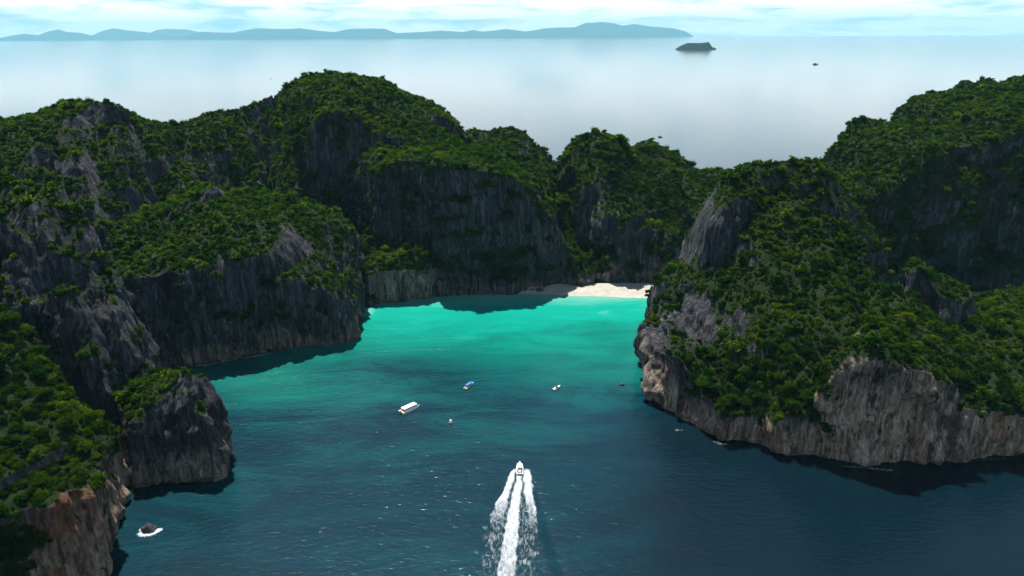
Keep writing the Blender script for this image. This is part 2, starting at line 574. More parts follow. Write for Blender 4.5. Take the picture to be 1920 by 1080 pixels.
def hill(name, label, crest, foot, hc=40, batter=0.16, p=1.6, step=2.4, drop=3.0, relief=1.0, flute=1.0,
         vegbias=0.0, warmtop=18.0, warm=0.8, vblobs=(), wblobs=(), seed=0, notch=1.0, jag=3.0, lump=1.0, rblobs=()):
    """crest: [(px, py, Y)], foot: [(x, y) or (x, y, cliff height)] on the water"""
    crest = np.array([P(*c) for c in crest])
    crest[:, 2] -= drop
    # finer crest with a little raggedness
    t = np.linspace(0, len(crest) - 1, (len(crest) - 1) * 14 + 1)
    crest = np.stack([np.interp(t, np.arange(len(crest)), crest[:, k]) for k in range(3)], -1)
    foot = [(f[0], f[1], f[2] if len(f) > 2 else hc) for f in foot]
    B = spline_closed(foot, step)
    nu = len(B)
    C = crest_map(B[:, :2], crest)
    L = np.linalg.norm(C[:, :2] - B[:, :2], axis=1)
    prof = []
    maxarc = 0
    for i in range(nu):
        H = max(C[i, 2], 4)
        h = min(B[i, 2] * (1 + 0.08 * math.sin(i * 0.05 + seed)), 0.975 * H)
        wc = min(h * batter, 0.55 * L[i])
        dz = [(2.2 * notch, -6), (2.2 * notch, 0.8), (1.2 * notch, 2.4), (0, 3.4)]
        z0 = 3.4
        if h > z0 + 1:
            for q in np.linspace(0.12, 1, 8): dz.append((wc * q ** 1.6, z0 + (h - z0) * q))
        else:
            h = z0
        for q in np.linspace(0.06, 1, 18):
            dz.append((wc + (L[i] - wc) * q, h + (H - h) * (1 - (1 - q) ** p)))
        dz.append((L[i] + 2.5, H - 2.5))
        dz = np.array(dz)
        arc = np.concatenate([[0], np.cumsum(np.hypot(np.diff(dz[:, 0]), np.diff(dz[:, 1])))])
        maxarc = max(maxarc, arc[-1])
        prof.append((dz, arc))
    nv = int(np.clip(maxarc / step, 24, 130))
    fr = np.linspace(0, 1, nv)
    V = np.zeros((nv, nu, 3))
    for i, (dz, arc) in enumerate(prof):
        a = fr * arc[-1]
        d = np.interp(a, arc, dz[:, 0])
        z = np.interp(a, arc, dz[:, 1])
        e = (C[i, :2] - B[i, :2]) / max(L[i], 1e-6)
        V[:, i, 0] = B[i, 0] + e[0] * d
        V[:, i, 1] = B[i, 1] + e[1] * d
        V[:, i, 2] = z

    def normals(V):
        du = np.roll(V, -1, 1) - np.roll(V, 1, 1)
        dv = np.gradient(V, axis=0)
        n = np.cross(du, dv)
        n /= np.linalg.norm(n, axis=2)[..., None] + 1e-9
        return n
    nrm = normals(V)
    # outward
    outw = B[:, :2] - C[:, :2]
    if np.mean(nrm[2:8, :, 0] * outw[None, :, 0] + nrm[2:8, :, 1] * outw[None, :, 1]) < 0:
        nrm = -nrm
        flip = True
    else:
        flip = False
    p3 = V.reshape(-1, 3)
    n3 = nrm.reshape(-1, 3)
    so = seed * 13.7
    big = fbm(p3 / np.array([52, 52, 70]) + so, 3)
    mid = fbm(p3 / np.array([19, 19, 34]) + so, 3)
    fl = 1 - 2.2 * np.abs(fbm(p3 / np.array([11, 11, 75]) + so, 3))
    fl2 = 1 - 2.2 * np.abs(fbm(p3 / np.array([4.6, 4.6, 26]) + so, 2))
    fl0 = 1 - 2.4 * np.abs(fbm(p3 / np.array([27, 27, 150]) + so + 11, 3))
    steep = 1 - np.clip(n3[:, 2], 0, 1)
    ledge = fbm(np.stack([p3[:, 0] / 60, p3[:, 1] / 60, p3[:, 2] / 12], -1) + so, 2)
    fade = smooth(p3[:, 2], -3, 6)
    near_top = smooth(np.repeat(fr, nu), 0.80, 1.0)
    bb = np.stack([np.tile(B[:, 0], nv), np.tile(B[:, 1], nv), 0.35 * p3[:, 2]], -1)
    rib = 1 - 2.4 * np.abs(fbm(bb / 62 + so + 3, 3))
    belly = np.sin(np.pi * np.clip(np.repeat(fr, nu), 0, 1) ** 0.8)
    disp = relief * 12.0 * (rib - 0.48) * belly * np.minimum(1, np.tile(L, nv) / 60)
    disp += relief * (8.5 * big + 7.0 * mid * (0.5 + steep)) * (0.25 + 0.75 * fade) * (1 - 0.75 * near_top)
    disp += flute * steep * (5.5 * (fl0 - 0.48) + 3.4 * (fl - 0.45) + 1.3 * (fl2 - 0.4) + 2.2 * ledge) * (0.35 + 0.65 * fade) * (1 - 0.4 * near_top)
    lp = fbm(p3 / np.array([12, 12, 15]) + so + 7, 3)
    disp += lump * steep * 3.2 * np.sign(lp) * np.abs(lp) ** 0.7 * fade * (1 - 0.5 * near_top)
    p3 = p3 + n3 * disp[:, None]
    p3[:, 2] += near_top * jag * fbm(p3 / np.array([17, 17, 40]) + so, 4)
    V = p3.reshape(nv, nu, 3)
    nrm = normals(V)
    if flip: nrm = -nrm
    n3 = nrm.reshape(-1, 3)
    # where plants hold on and where the rock is bare
    v1 = fbm(p3 / np.array([34, 34, 26]) + 5 + so, 3)
    v2 = fbm(p3 / np.array([9, 9, 12]) + 9 + so, 3)
    veg = 0.18 + 1.15 * n3[:, 2] + 0.75 * v1 + 0.5 * v2 + vegbias - 0.10 * np.clip(fl, -1, 1)
    veg -= 1.2 * (1 - smooth(p3[:, 2], 3, 20))
    wm = warm * (1 - smooth(p3[:, 2] + 14 * v1 * 2, warmtop * 0.5, warmtop * 1.3))
    X, Y = project(p3)
    for (bx, by, rx, ry, a) in vblobs:
        veg += a * np.exp(-((X - bx) / rx) ** 2 - ((Y - by) / ry) ** 2)
    for (bx, by, rx, ry, a) in wblobs:
        wm += a * np.exp(-((X - bx) / rx) ** 2 - ((Y - by) / ry) ** 2) * (0.7 + v1)
    veg += 0.55 * smooth(n3[:, 2], 0.45, 0.75) * smooth(p3[:, 2], 6, 14)
    rust = 0 * wm
    for (bx, by, rx, ry, a) in rblobs:
        rust += a * np.exp(-((X - bx) / rx) ** 2 - ((Y - by) / ry) ** 2)
    veg = np.clip(veg, 0, 1)
    i = np.arange(nv - 1)[:, None] * nu
    j = np.arange(nu)[None, :]
    j2 = (j + 1) % nu
    q = np.stack([i + j, i + j2, i + nu + j2, i + nu + j], -1).reshape(-1, 4)
    if flip: q = q[:, ::-1]
    me = mesh_np(name, p3, q)
    add_attr(me, 'veg', veg)
    add_attr(me, 'warm', np.clip(wm, 0, 1))
    add_attr(me, 'rust', np.clip(rust, 0, 1))
    o = link(name, me, ROCK)
    tag(o, label, 'hill', kind='structure')
    HILLS[o.name] = dict(p=p3, n=n3, q=q, veg=veg, obj=o)
    return o


w, d = W, D


def fh(pt, h):
    return (pt[0], pt[1], h)


# --- left side, near to far
hill('near_left_cliff', 'near left sea cliff with orange stained face and sunlit trees on top',
     [(-420, 380, 430), (-180, 420, 400), (-20, 560, 378), (60, 668, 356), (120, 735, 345), (160, 780, 336), (190, 815, 330), (202, 838, 326)],
     [fh(w(240, 912), 40), fh(w(214, 962), 46), fh(w(203, 1003), 52), fh(w(206, 1045), 56), fh(w(200, 1085), 60), fh(w(120, 1130), 62), fh(w(-40, 1200), 60),
      fh(w(-300, 1300), 70), fh(d(-700, 300), 60), fh(d(-700, 520), 60), fh(d(-200, 470), 60), fh(d(60, 430), 40), fh(d(200, 385), 24)],
     batter=0.10, p=1.25, step=1.5, warm=0.9, warmtop=40, seed=1, drop=2.5, relief=0.8, vegbias=0.14,
     vblobs=[(150, 930, 70, 130, -0.9), (170, 1040, 60, 80, -0.8), (70, 930, 80, 70, -0.7), (60, 740, 130, 70, 0.4), (175, 838, 50, 22, 0.8), (20, 1020, 40, 100, 0.9), (215, 810, 30, 30, 0.9)],
     wblobs=[(160, 960, 70, 130, 0.6)], rblobs=[(150, 970, 75, 120, 1.0)], jag=3)
hill('sea_stack', 'dark fluted rock pillar standing over the water at left',
     [(318, 716, 400), (345, 694, 396), (378, 703, 394), (402, 745, 392), (412, 800, 390)],
     [w(426, 868), w(424, 893), w(405, 904), w(360, 908), w(300, 908), w(245, 917), d(215, 400), d(250, 432), d(340, 436), d(410, 420)],
     hc=44, batter=0.2, p=1.1, step=1.3, warm=0.5, warmtop=24, seed=2, vegbias=-0.5, relief=0.35, jag=6, lump=1.3,
     vblobs=[(320, 750, 30, 20, 0.3), (365, 850, 80, 80, -0.9), (370, 710, 50, 30, -0.6)], drop=0.5)
hill('left_slope', 'steep grey and green slope rising at the left edge',
     [(-420, 250, 520), (-60, 322, 490), (60, 336, 480), (112, 347, 474), (165, 424, 462), (224, 525, 446), (268, 640, 434), (298, 704, 428)],
     [fh(d(306, 446), 20), fh(d(308, 424), 20), fh(d(286, 402), 26), fh(d(200, 402), 60), fh(d(100, 396), 80), fh(d(0, 392), 90), fh(d(-420, 390), 90),
      fh(d(-420, 640), 60), fh(d(0, 610), 60), fh(d(150, 560), 60), fh(d(255, 490), 40)],
     batter=0.3, p=1.25, step=1.7, warm=0.3, warmtop=14, seed=3, vegbias=-0.66, drop=2, relief=1.3, flute=1.5, jag=7, lump=1.6,
     vblobs=[(95, 430, 40, 60, 0.3), (170, 620, 120, 50, -0.5), (60, 500, 60, 50, -0.4), (255, 620, 30, 70, 0.5), (120, 690, 60, 30, 0.3), (20, 440, 40, 40, -0.5)])
hill('left_headland', 'rounded dark cliff headland left of the turquoise bay',
     [(246, 492, 572), (296, 442, 606), (338, 378, 640), (400, 350, 652), (424, 374, 655), (480, 380, 664), (560, 392, 668), (604, 434, 662), (636, 506, 648), (652, 556, 636)],
     [w(300, 694), w(380, 684), w(470, 668), w(560, 652), w(640, 642), w(668, 634), w(671, 604), w(674, 580), d(655, 720), d(560, 770), d(400, 750), d(262, 650), d(236, 570)],
     hc=84, batter=0.09, p=1.8, step=1.9, warm=0.55, warmtop=13, seed=4, vegbias=-0.42, jag=5, lump=1.4,
     vblobs=[(300, 540, 60, 80, -0.45), (520, 430, 50, 50, -0.4), (420, 430, 90, 35, 0.45), (460, 500, 120, 60, -0.15), (620, 530, 40, 60, -0.3), (330, 400, 22, 30, -0.8), (395, 360, 30, 18, -0.8), (450, 590, 120, 26, 0.4), (560, 560, 80, 50, 0.1)])
hill('left_back_ridge', 'long back ridge with two rocky shoulders at upper left',
     [(-420, 235, 720), (-60, 226, 750), (20, 222, 765), (62, 212, 780), (120, 188, 800), (215, 192, 820), (252, 214, 830), (292, 228, 850), (345, 229, 868), (400, 207, 880), (450, 202, 890), (482, 190, 900), (508, 173, 915)],
     [fh(d(-420, 590), 50), fh(d(0, 590), 50), fh(d(150, 600), 50), fh(d(250, 630), 40), fh(d(350, 690), 40), fh(d(450, 730), 40), fh(d(530, 780), 60),
      fh(d(570, 940), 60), fh(d(540, 1040), 40), fh(d(300, 1060), 40), fh(d(-420, 1000), 40)],
     batter=0.3, p=1.55, step=2.6, warm=0, seed=5, vegbias=-0.36, relief=1.3,
     vblobs=[(165, 225, 70, 26, -0.75), (90, 300, 45, 26, -0.7), (150, 310, 40, 50, -0.4), (255, 285, 30, 30, -0.4), (350, 300, 30, 25, -0.4), (40, 245, 60, 30, 0.3), (330, 250, 60, 20, 0.3)])
hill('ridge_spur', 'narrow green spur running down from the left back ridge',
     [(410, 214, 872), (440, 232, 846), (462, 268, 815), (478, 312, 786), (489, 372, 752)],
     [d(495, 735), d(500, 800), d(490, 870), d(440, 900), d(395, 880), d(400, 800), d(440, 735)],
     hc=30, batter=0.25, p=1.5, step=2.4, warm=0, seed=6, vegbias=0.2, relief=0.5)
hill('ridge_spur', 'narrow green spur beside the ravine below the tall peak',
     [(492, 186, 915), (520, 222, 878), (540, 270, 840), (552, 325, 806), (558, 385, 772)],
     [d(566, 756), d(567, 830), d(556, 900), d(520, 940), d(480, 920), d(500, 820), d(520, 755)],
     hc=70, batter=0.16, p=1.4, step=2.4, warm=0, seed=7, vegbias=0.15, relief=0.5)
hill('tall_peak', 'tallest rounded peak with a dark shaded face at back left',
     [(535, 180, 960), (552, 160, 978), (582, 141, 992), (632, 134, 1000), (700, 141, 1000), (735, 160, 992), (768, 184, 980), (820, 203, 962), (850, 232, 935), (885, 262, 905)],
     [fh(d(548, 880), 105), fh(d(575, 850), 125), fh(d(640, 838), 172), fh(d(720, 842), 184), fh(d(785, 850), 165), fh(d(850, 885), 60), fh(d(905, 915), 30), fh(d(930, 1000), 30), fh(d(850, 1150), 60), fh(d(600, 1200), 100), fh(d(500, 1060), 120)],
     hc=150, batter=0.12, p=1.7, step=2.7, warm=0.0, seed=8, vegbias=0.2, relief=1.4,
     vblobs=[(600, 290, 30, 50, -0.4), (670, 310, 60, 40, -0.25), (845, 260, 50, 30, -0.5), (870, 270, 20, 30, -0.5), (600, 210, 50, 50, 0.3)])
hill('back_knob', 'rounded knob with a bare right side behind the central block',
     [(880, 243, 1045), (925, 240, 1050), (962, 234, 1050), (992, 252, 1050), (1012, 286, 1045), (1024, 312, 1040)],
     [d(830, 960), d(940, 945), d(1020, 960), d(1045, 1010), d(1040, 1110), d(900, 1160), d(830, 1100)],
     hc=60, batter=0.3, p=1.8, step=2.7, warm=0, seed=9, drop=5, vblobs=[(985, 290, 40, 30, -0.7), (905, 260, 40, 25, 0.4)])
hill('valley_floor', 'low jungle valley floor behind the left headland',
     [(560, 470, 760), (620, 455, 790), (690, 440, 800), (760, 430, 820)],
     [w(664, 590), w(676, 575), w(700, 572), d(740, 710), d(820, 760), d(830, 900), d(560, 900), d(480, 800), d(540, 700)],
     hc=8, batter=1.0, p=1.2, step=2.4, warm=0, seed=10, vegbias=0.5, relief=0.7, drop=5,
     vblobs=[(665, 520, 40, 60, 0.5)])
hill('valley_knoll', 'small bright green knoll in the valley behind the little outcrop',
     [(650, 505, 712), (672, 466, 735), (690, 446, 745), (702, 452, 750)],
     [d(640, 690), d(680, 685), d(720, 715), d(730, 770), d(670, 780), d(630, 740)],
     hc=6, p=1.3, step=2.0, warm=0, seed=11, vegbias=0.6, relief=0.7)
hill('central_block', 'flat topped limestone block rising behind the bay',
     [(722, 306, 772), (762, 285, 764), (812, 285, 757), (862, 290, 752), (930, 296, 750), (980, 321, 750), (1004, 356, 748), (1032, 405, 746), (1056, 450, 744), (1080, 505, 740)],
     [d(694, 790), d(708, 752), d(770, 738), d(822, 712), w(850, 555), w(900, 553), w(975, 548), d(1012, 726), d(1056, 732), d(1092, 738), d(1084, 764), d(1020, 820), d(940, 880), d(740, 870), d(690, 830)],
     hc=140, batter=0.06, p=1.4, step=2.2, warm=0.25, warmtop=12, seed=12, vegbias=0.12,
     vblobs=[(860, 370, 90, 45, -0.35), (980, 430, 60, 60, -0.3), (725, 440, 25, 70, -0.5), (930, 490, 110, 40, 0.35), (860, 310, 130, 16, 0.3), (1028, 450, 20, 25, -0.5)],
     wblobs=[(1022, 455, 14, 20, 0.6), (1000, 535, 14, 8, 0.7)])
hill('face_spur', 'pointed spur leaning on the face of the central block',
     [(816, 386, 748), (800, 420, 738), (786, 458, 726), (776, 500, 712)],
     [d(774, 712), d(805, 698), d(845, 702), d(856, 750), d(805, 770), d(770, 740)],
     hc=34, batter=0.25, p=1.3, step=2.0, warm=0.2, seed=13, vegbias=-0.1, relief=0.5)
hill('shore_outcrop', 'small cliffed outcrop with a bright green cap at the water',
     [(694, 494, 706), (720, 472, 708), (756, 463, 708), (790, 467, 704), (806, 484, 700)],
     [w(694, 569), w(740, 567), w(790, 563), w(808, 556), d(820, 706), d(800, 736), d(740, 744), d(690, 735), d(682, 706)],
     hc=31, batter=0.02, p=2.8, step=1.7, warm=0.6, warmtop=40, seed=14, vegbias=0.0, relief=0.35, flute=0.7,
     vblobs=[(750, 475, 70, 22, 0.9), (750, 540, 70, 26, -0.8)], drop=4)
hill('beach_hill', 'rounded hill with bare cliff bands above the beach',
     [(1030, 336, 834), (1050, 296, 842), (1088, 252, 852), (1130, 244, 860), (1166, 257, 858), (1200, 312, 838), (1244, 373, 806), (1272, 432, 776)],
     [fh(d(1092, 768), 30), fh(d(1122, 746), 70), d(1165, 738), d(1225, 738), d(1272, 744), d(1290, 800), d(1240, 920), fh(d(1090, 940), 30), fh(d(1010, 910), 8), fh(d(1050, 830), 8)],
     hc=84, batter=0.15, p=1.6, step=2.3, warm=0.3, warmtop=10, seed=15, vegbias=0.12,
     vblobs=[(1115, 385, 50, 50, -0.65), (1200, 430, 60, 45, -0.5), (1060, 380, 30, 60, 0.6), (1110, 480, 50, 40, 0.6), (1230, 370, 40, 30, 0.4), (1180, 510, 60, 25, 0.3), (1150, 532, 90, 7, -0.8)])
hill('back_knob', 'small knob behind the beach hill',
     [(1192, 268, 995), (1228, 265, 1000), (1258, 288, 992), (1276, 312, 985)],
     [d(1160, 930), d(1240, 915), d(1300, 940), d(1310, 1050), d(1240, 1090), d(1165, 1070)],
     hc=50, batter=0.35, p=1.8, step=2.7, warm=0, seed=16)
hill('saddle', 'low green saddle between the beach hill and the right tower',
     [(1240, 322, 930), (1300, 314, 930), (1380, 317, 905), (1450, 305, 880), (1560, 330, 860)],
     [d(1220, 760), d(1290, 726), d(1400, 726), d(1520, 760), d(1600, 800), d(1600, 1000), d(1450, 1060), d(1220, 1060)],
     hc=12, batter=0.8, p=1.35, step=2.5, warm=0, seed=17, vegbias=0.35, drop=5)
hill('green_gully', 'bright green gully between the central block and the beach hill',
     [(1006, 338, 860), (1030, 358, 836), (1054, 400, 808), (1076, 446, 784), (1096, 496, 758)],
     [d(1040, 742), d(1090, 738), d(1130, 744), d(1140, 800), d(1110, 880), d(1020, 920), d(960, 880), d(990, 800)],
     hc=4, batter=1.0, p=1.15, step=2.2, warm=0, seed=23, vegbias=0.7, relief=0.2, drop=-7, jag=2)
hill('green_gully', 'bright green gully between the beach hill and the saddle',
     [(1240, 338, 900), (1268, 375, 850), (1284, 420, 800), (1296, 470, 765)],
     [d(1270, 745), d(1330, 740), d(1350, 800), d(1320, 900), d(1240, 940), d(1220, 880), d(1250, 800)],
     hc=4, batter=1.0, p=1.15, step=2.2, warm=0, seed=24, vegbias=0.7, relief=0.4, drop=3, jag=2)
hill('green_gully', 'bright green gully left of the central block',
     [(705, 400, 812), (690, 430, 788), (672, 470, 752), (656, 515, 716), (664, 556, 690)],
     [d(650, 668), w(676, 573), d(700, 706), d(716, 760), d(730, 820), d(690, 850), d(640, 800), d(628, 730)],
     hc=6, batter=0.8, p=1.2, step=2.0, warm=0, seed=25, vegbias=0.7, relief=0.5, drop=3, jag=2)
crag = dict(batter=0.16, p=1.3, step=1.8, warm=0, vegbias=-0.75, relief=0.35, flute=1.3, jag=7, lump=1.3, drop=0)
hill('rock_crag', 'bare grey pinnacle on top of the left headland',
     [(300, 432, 628), (322, 392, 632), (346, 372, 634), (372, 366, 636), (398, 346, 638), (420, 372, 640)],
     [d(284, 622), d(330, 612), d(390, 615), d(440, 625), d(440, 655), d(370, 664), d(290, 650)], hc=105, seed=31, **crag)
hill('rock_crag', 'bare grey crag near the summit of the left back ridge',
     [(122, 212, 780), (150, 196, 782), (200, 194, 784), (236, 206, 788), (254, 232, 790)],
     [d(104, 768), d(160, 758), d(220, 760), d(272, 776), d(262, 806), d(180, 806), d(110, 800)], hc=160, seed=32, **crag)
hill('rock_crag', 'bare grey crag low on the left back ridge',
     [(30, 292, 700), (64, 272, 704), (96, 280, 704), (118, 310, 702)],
     [d(14, 690), d(60, 680), d(110, 682), d(136, 694), d(120, 724), d(50, 726)], hc=132, seed=33, **crag)
hill('rock_crag', 'bare rocky spur behind the central block',
     [(812, 214, 930), (836, 216, 925), (860, 238, 915), (884, 264, 905), (910, 286, 895)],
     [d(800, 915), d(850, 895), d(900, 880), d(935, 885), d(930, 915), d(880, 945), d(810, 955)], hc=100, seed=36, **crag)
hill('rock_crag', 'dark rock rib at the left edge above the sunlit trees',
     [(-60, 392, 450), (0, 404, 446), (44, 440, 440), (68, 498, 434), (76, 550, 430)],
     [d(-90, 430), d(0, 424), d(60, 416), d(94, 420), d(92, 446), d(50, 470), d(-60, 480)], hc=100, seed=34, **crag)
hill('rock_crag', 'dark rock rib stepping down beside the pillar',
     [(96, 545, 424), (140, 540, 422), (160, 580, 418), (186, 640, 414), (214, 700, 410)],
     [d(80, 414), d(130, 402), d(190, 396), d(232, 398), d(236, 424), d(170, 440), d(90, 440)], hc=76, seed=35, **crag)
# --- right side
hill('right_tower', 'tall dark forested tower right of the bay entrance',
     [(1212, 606, 560), (1236, 520, 580), (1290, 486, 572), (1318, 410, 572), (1362, 328, 576), (1400, 303, 580), (1470, 293, 582), (1528, 297, 580), (1556, 332, 576), (1588, 402, 568), (1618, 482, 556)],
     [fh(d(1214, 560), 26), fh(d(1222, 528), 40), fh(d(1250, 510), 60), fh(d(1300, 522), 110), fh(d(1380, 528), 125), fh(d(1470, 532), 128), fh(d(1560, 532), 110),
      fh(d(1620, 535), 70), fh(d(1650, 565), 60), fh(d(1640, 640), 80), fh(d(1500, 690), 80), fh(d(1300, 670), 50), fh(d(1236, 630), 30), fh(d(1214, 590), 20)],
     batter=0.36, p=1.6, step=1.7, warm=0.3, warmtop=22, seed=18, vegbias=-0.15, relief=1.0,
     vblobs=[(1360, 420, 40, 26, -0.6), (1350, 500, 60, 30, -0.4), (1335, 620, 45, 40, -0.6), (1300, 560, 16, 80, -0.7), (1520, 520, 60, 40, 0.2)])
hill('tower_terrace', 'wooded front slope of the right tower above a low tan cliff',
     [(1206, 634, 540), (1240, 560, 550), (1300, 478, 564), (1362, 348, 576), (1400, 322, 580), (1470, 312, 582), (1526, 318, 580), (1556, 352, 576), (1588, 416, 568), (1645, 512, 545)],
     [fh(w(1214, 688), 34), fh(w(1219, 728), 50), fh(w(1248, 763), 56), fh(w(1278, 788), 40), fh(w(1350, 818), 18), fh(w(1450, 840), 20), fh(w(1545, 858), 30),
      fh(d(1640, 420), 40), fh(d(1690, 500), 40), fh(d(1600, 560), 40), fh(d(1300, 580), 40), fh(d(1232, 580), 26), fh(d(1214, 556), 22)],
     batter=0.16, p=0.86, step=1.7, warm=0.9, warmtop=24, seed=22, vegbias=-0.12, relief=1.0, lump=1.5,
     vblobs=[(1215, 660, 45, 80, -1.3), (1265, 590, 40, 70, -0.9), (1335, 610, 55, 45, -0.8), (1360, 430, 50, 30, -0.6), (1350, 500, 50, 30, -0.5), (1410, 730, 130, 50, 0.5), (1300, 620, 16, 60, -0.6), (1225, 725, 45, 40, -0.9), (1255, 640, 25, 30, 0.3)],
     wblobs=[(1245, 700, 20, 30, 0.5)], rblobs=[(1245, 705, 12, 22, 0.9), (1285, 770, 16, 14, 0.8), (1330, 800, 40, 12, 0.6), (1470, 815, 40, 16, 0.6)])
hill('right_shoulder', 'wooded shoulder ending in a tall pale tan sea cliff at right',
     [(1610, 520, 500), (1660, 530, 492), (1705, 545, 486), (1790, 605, 478), (1850, 592, 492), (1925, 548, 525), (2150, 480, 570), (2500, 420, 600)],
     [fh(w(1530, 852), 46), fh(w(1556, 863), 66), fh(w(1600, 869), 68), fh(w(1660, 871), 62), fh(w(1740, 868), 54), fh(w(1800, 864), 38), fh(w(1860, 858), 34), fh(w(1930, 850), 32), fh(w(2100, 840), 34), fh(w(2500, 820), 40),
      fh(d(2500, 700), 40), fh(d(2000, 620), 40), fh(d(1750, 560), 40), fh(d(1600, 540), 40), fh(d(1530, 470), 40)],
     batter=0.07, p=1.2, step=1.5, warm=1.0, warmtop=80, seed=19, vegbias=0.22, relief=0.55, flute=1.1, drop=4, lump=1.7,
     vblobs=[(1620, 760, 80, 90, -1.2), (1720, 770, 90, 90, -1.2), (1850, 820, 120, 45, -1.2), (1640, 560, 40, 35, -0.7), (1700, 605, 40, 20, -0.6), (1850, 660, 120, 60, 0.4)],
     rblobs=[(1790, 775, 18, 20, 0.9), (1900, 770, 40, 14, 0.8), (1730, 790, 16, 40, 0.6), (1560, 830, 30, 20, 0.4)],
     wblobs=[(1580, 760, 40, 90, 0.4), (1850, 820, 120, 40, 0.4), (1680, 700, 40, 50, -0.5)])
hill('rock_spire', 'small pointed grey spire standing on the right shoulder',
     [(1690, 502, 508), (1714, 486, 508), (1738, 508, 505), (1764, 556, 500)],
     [d(1660, 496), d(1700, 484), d(1750, 480), d(1790, 484), d(1800, 510), d(1740, 536), d(1670, 532)],
     hc=84, batter=0.10, p=1.5, step=1.5, warm=0, seed=20, vegbias=-0.5, relief=0.4, drop=1.5,
     vblobs=[(1690, 510, 25, 25, 0.8), (1745, 560, 30, 40, -0.4)])
hill('right_mountain', 'huge dark forested mountainside at the right edge',
     [(1530, 352, 740), (1570, 339, 752), (1602, 323, 766), (1650, 274, 786), (1700, 238, 798), (1790, 223, 810), (1832, 193, 820), (1922, 167, 834), (2200, 130, 860), (2600, 160, 880)],
     [d(1480, 740), d(1590, 705), d(1680, 702), d(1780, 705), d(1920, 706), d(2200, 710), d(2600, 730), d(2600, 1050), d(2200, 1080), d(1750, 1060), d(1540, 920)],
     hc=172, batter=0.26, p=1.5, step=2.2, warm=0, seed=21, drop=10, vegbias=0.3, relief=1.2,
     vblobs=[(1700, 270, 30, 20, -0.6), (1880, 280, 40, 14, -0.7), (1640, 480, 30, 40, -0.6), (1830, 235, 30, 14, -0.4)])

print('HILL VERTS', sum(len(h['p']) for h in HILLS.values()))


# ------------------------------------------------------------------ tree crowns
def crown_mesh(name, nleaf, lobes, leaf, seed, flat=0.75):
    r = np.random.default_rng(seed)
    cs = []
    while len(cs) < lobes:
        v = r.normal(size=3)
        v /= np.linalg.norm(v)
        if v[2] < -0.35: continue
        cs.append(v * np.array([0.62, 0.62, 0.55 * flat]) * r.uniform(0.75, 1.12))
    cs = np.array(cs)
    rad = r.uniform(0.30, 0.50, lobes)
    V, Q, T = [], [], []
    # solid inner mass so that the sky shows only near the outline
    for c, rr in zip(cs, rad):
        ico = np.array([[0, 0, 1], [.894, 0, .447], [.276, .851, .447], [-.724, .526, .447], [-.724, -.526, .447], [.276, -.851, .447],
                        [.724, .526, -.447], [-.276, .851, -.447], [-.894, 0, -.447], [-.276, -.851, -.447], [.724, -.526, -.447], [0, 0, -1]])
        b = len(V)
        V += list(c + ico * rr * 0.72 * r.uniform(0.8, 1.2, (12, 1)))
        for f in ((0, 1, 2), (0, 2, 3), (0, 3, 4), (0, 4, 5), (0, 5, 1), (1, 6, 2), (2, 7, 3), (3, 8, 4), (4, 9, 5), (5, 10, 1), (6, 7, 2), (7, 8, 3), (8, 9, 4), (9, 10, 5), (10, 6, 1), (11, 7, 6), (11, 8, 7), (11, 9, 8), (11, 10, 9), (11, 6, 10)):
            T.append([b + k for k in f])
    for k in range(nleaf):
        i = r.integers(lobes)
        v = r.normal(size=3)
        v /= np.linalg.norm(v)
        if v[2] < -0.2: v[2] *= -0.6
        pos = cs[i] + v * rad[i] * r.uniform(0.75, 1.35)
        nn = v + r.normal(size=3) * 0.55
        nn /= np.linalg.norm(nn)
        a = np.cross(nn, r.normal(size=3))
        a /= np.linalg.norm(a)
        bb = np.cross(nn, a)
        s = leaf * r.uniform(0.6, 1.3)
        b = len(V)
        V += [pos + a * s, pos + bb * s * 0.6, pos - a * s, pos - bb * s * 0.6]
        Q.append([b, b + 1, b + 2, b + 3])
    V = np.array(V)
    V[:, 2] += 0.35
    me = mesh_np(name, V, Q, T, smooth_shade=False)
    me.materials.append(LEAF)
    return me


FAR_CROWNS = [crown_mesh('canopy_clump', 170, 9, 0.15, 50 + k, (0.8, 0.6, 0.95, 0.7)[k]) for k in range(4)]
NEAR_CROWNS = [crown_mesh('crown', 800, 17, 0.085, 80 + k, (0.85, 0.7, 1.0)[k]) for k in range(3)]
CLUMPS = bpy.data.collections.new('canopy_clumps')
for k, me in enumerate(FAR_CROWNS + NEAR_CROWNS):
    o = bpy.data.objects.new('clump_%02d' % k, me)
    CLUMPS.objects.link(o)


def forest_group():
    g = bpy.data.node_groups.new('scatter', 'GeometryNodeTree')
    g.interface.new_socket('Geometry', in_out='INPUT', socket_type='NodeSocketGeometry')
    g.interface.new_socket('Geometry', in_out='OUTPUT', socket_type='NodeSocketGeometry')
    gi = g.nodes.new('NodeGroupInput')
    go = g.nodes.new('NodeGroupOutput')
    ci = g.nodes.new('GeometryNodeCollectionInfo')
    ci.inputs['Collection'].default_value = CLUMPS
    ci.inputs['Separate Children'].default_value = True
    ci.inputs['Reset Children'].default_value = True
    ip = g.nodes.new('GeometryNodeInstanceOnPoints')
    ip.inputs['Pick Instance'].default_value = True

    def named(n, typ):
        a = g.nodes.new('GeometryNodeInputNamedAttribute')
        a.data_type = typ
        a.inputs['Name'].default_value = n
        return a.outputs['Attribute']
    L = g.links.new
    L(gi.outputs[0], ip.inputs['Points'])
    L(ci.outputs[0], ip.inputs['Instance'])
    L(named('pick', 'INT'), ip.inputs['Instance Index'])
    L(named('turn', 'FLOAT_VECTOR'), ip.inputs['Rotation'])
    L(named('size', 'FLOAT_VECTOR'), ip.inputs['Scale'])
    L(ip.outputs[0], go.inputs[0])
    return g


SCATTER = forest_group()
TOTAL = 0
SAMPLES = {}


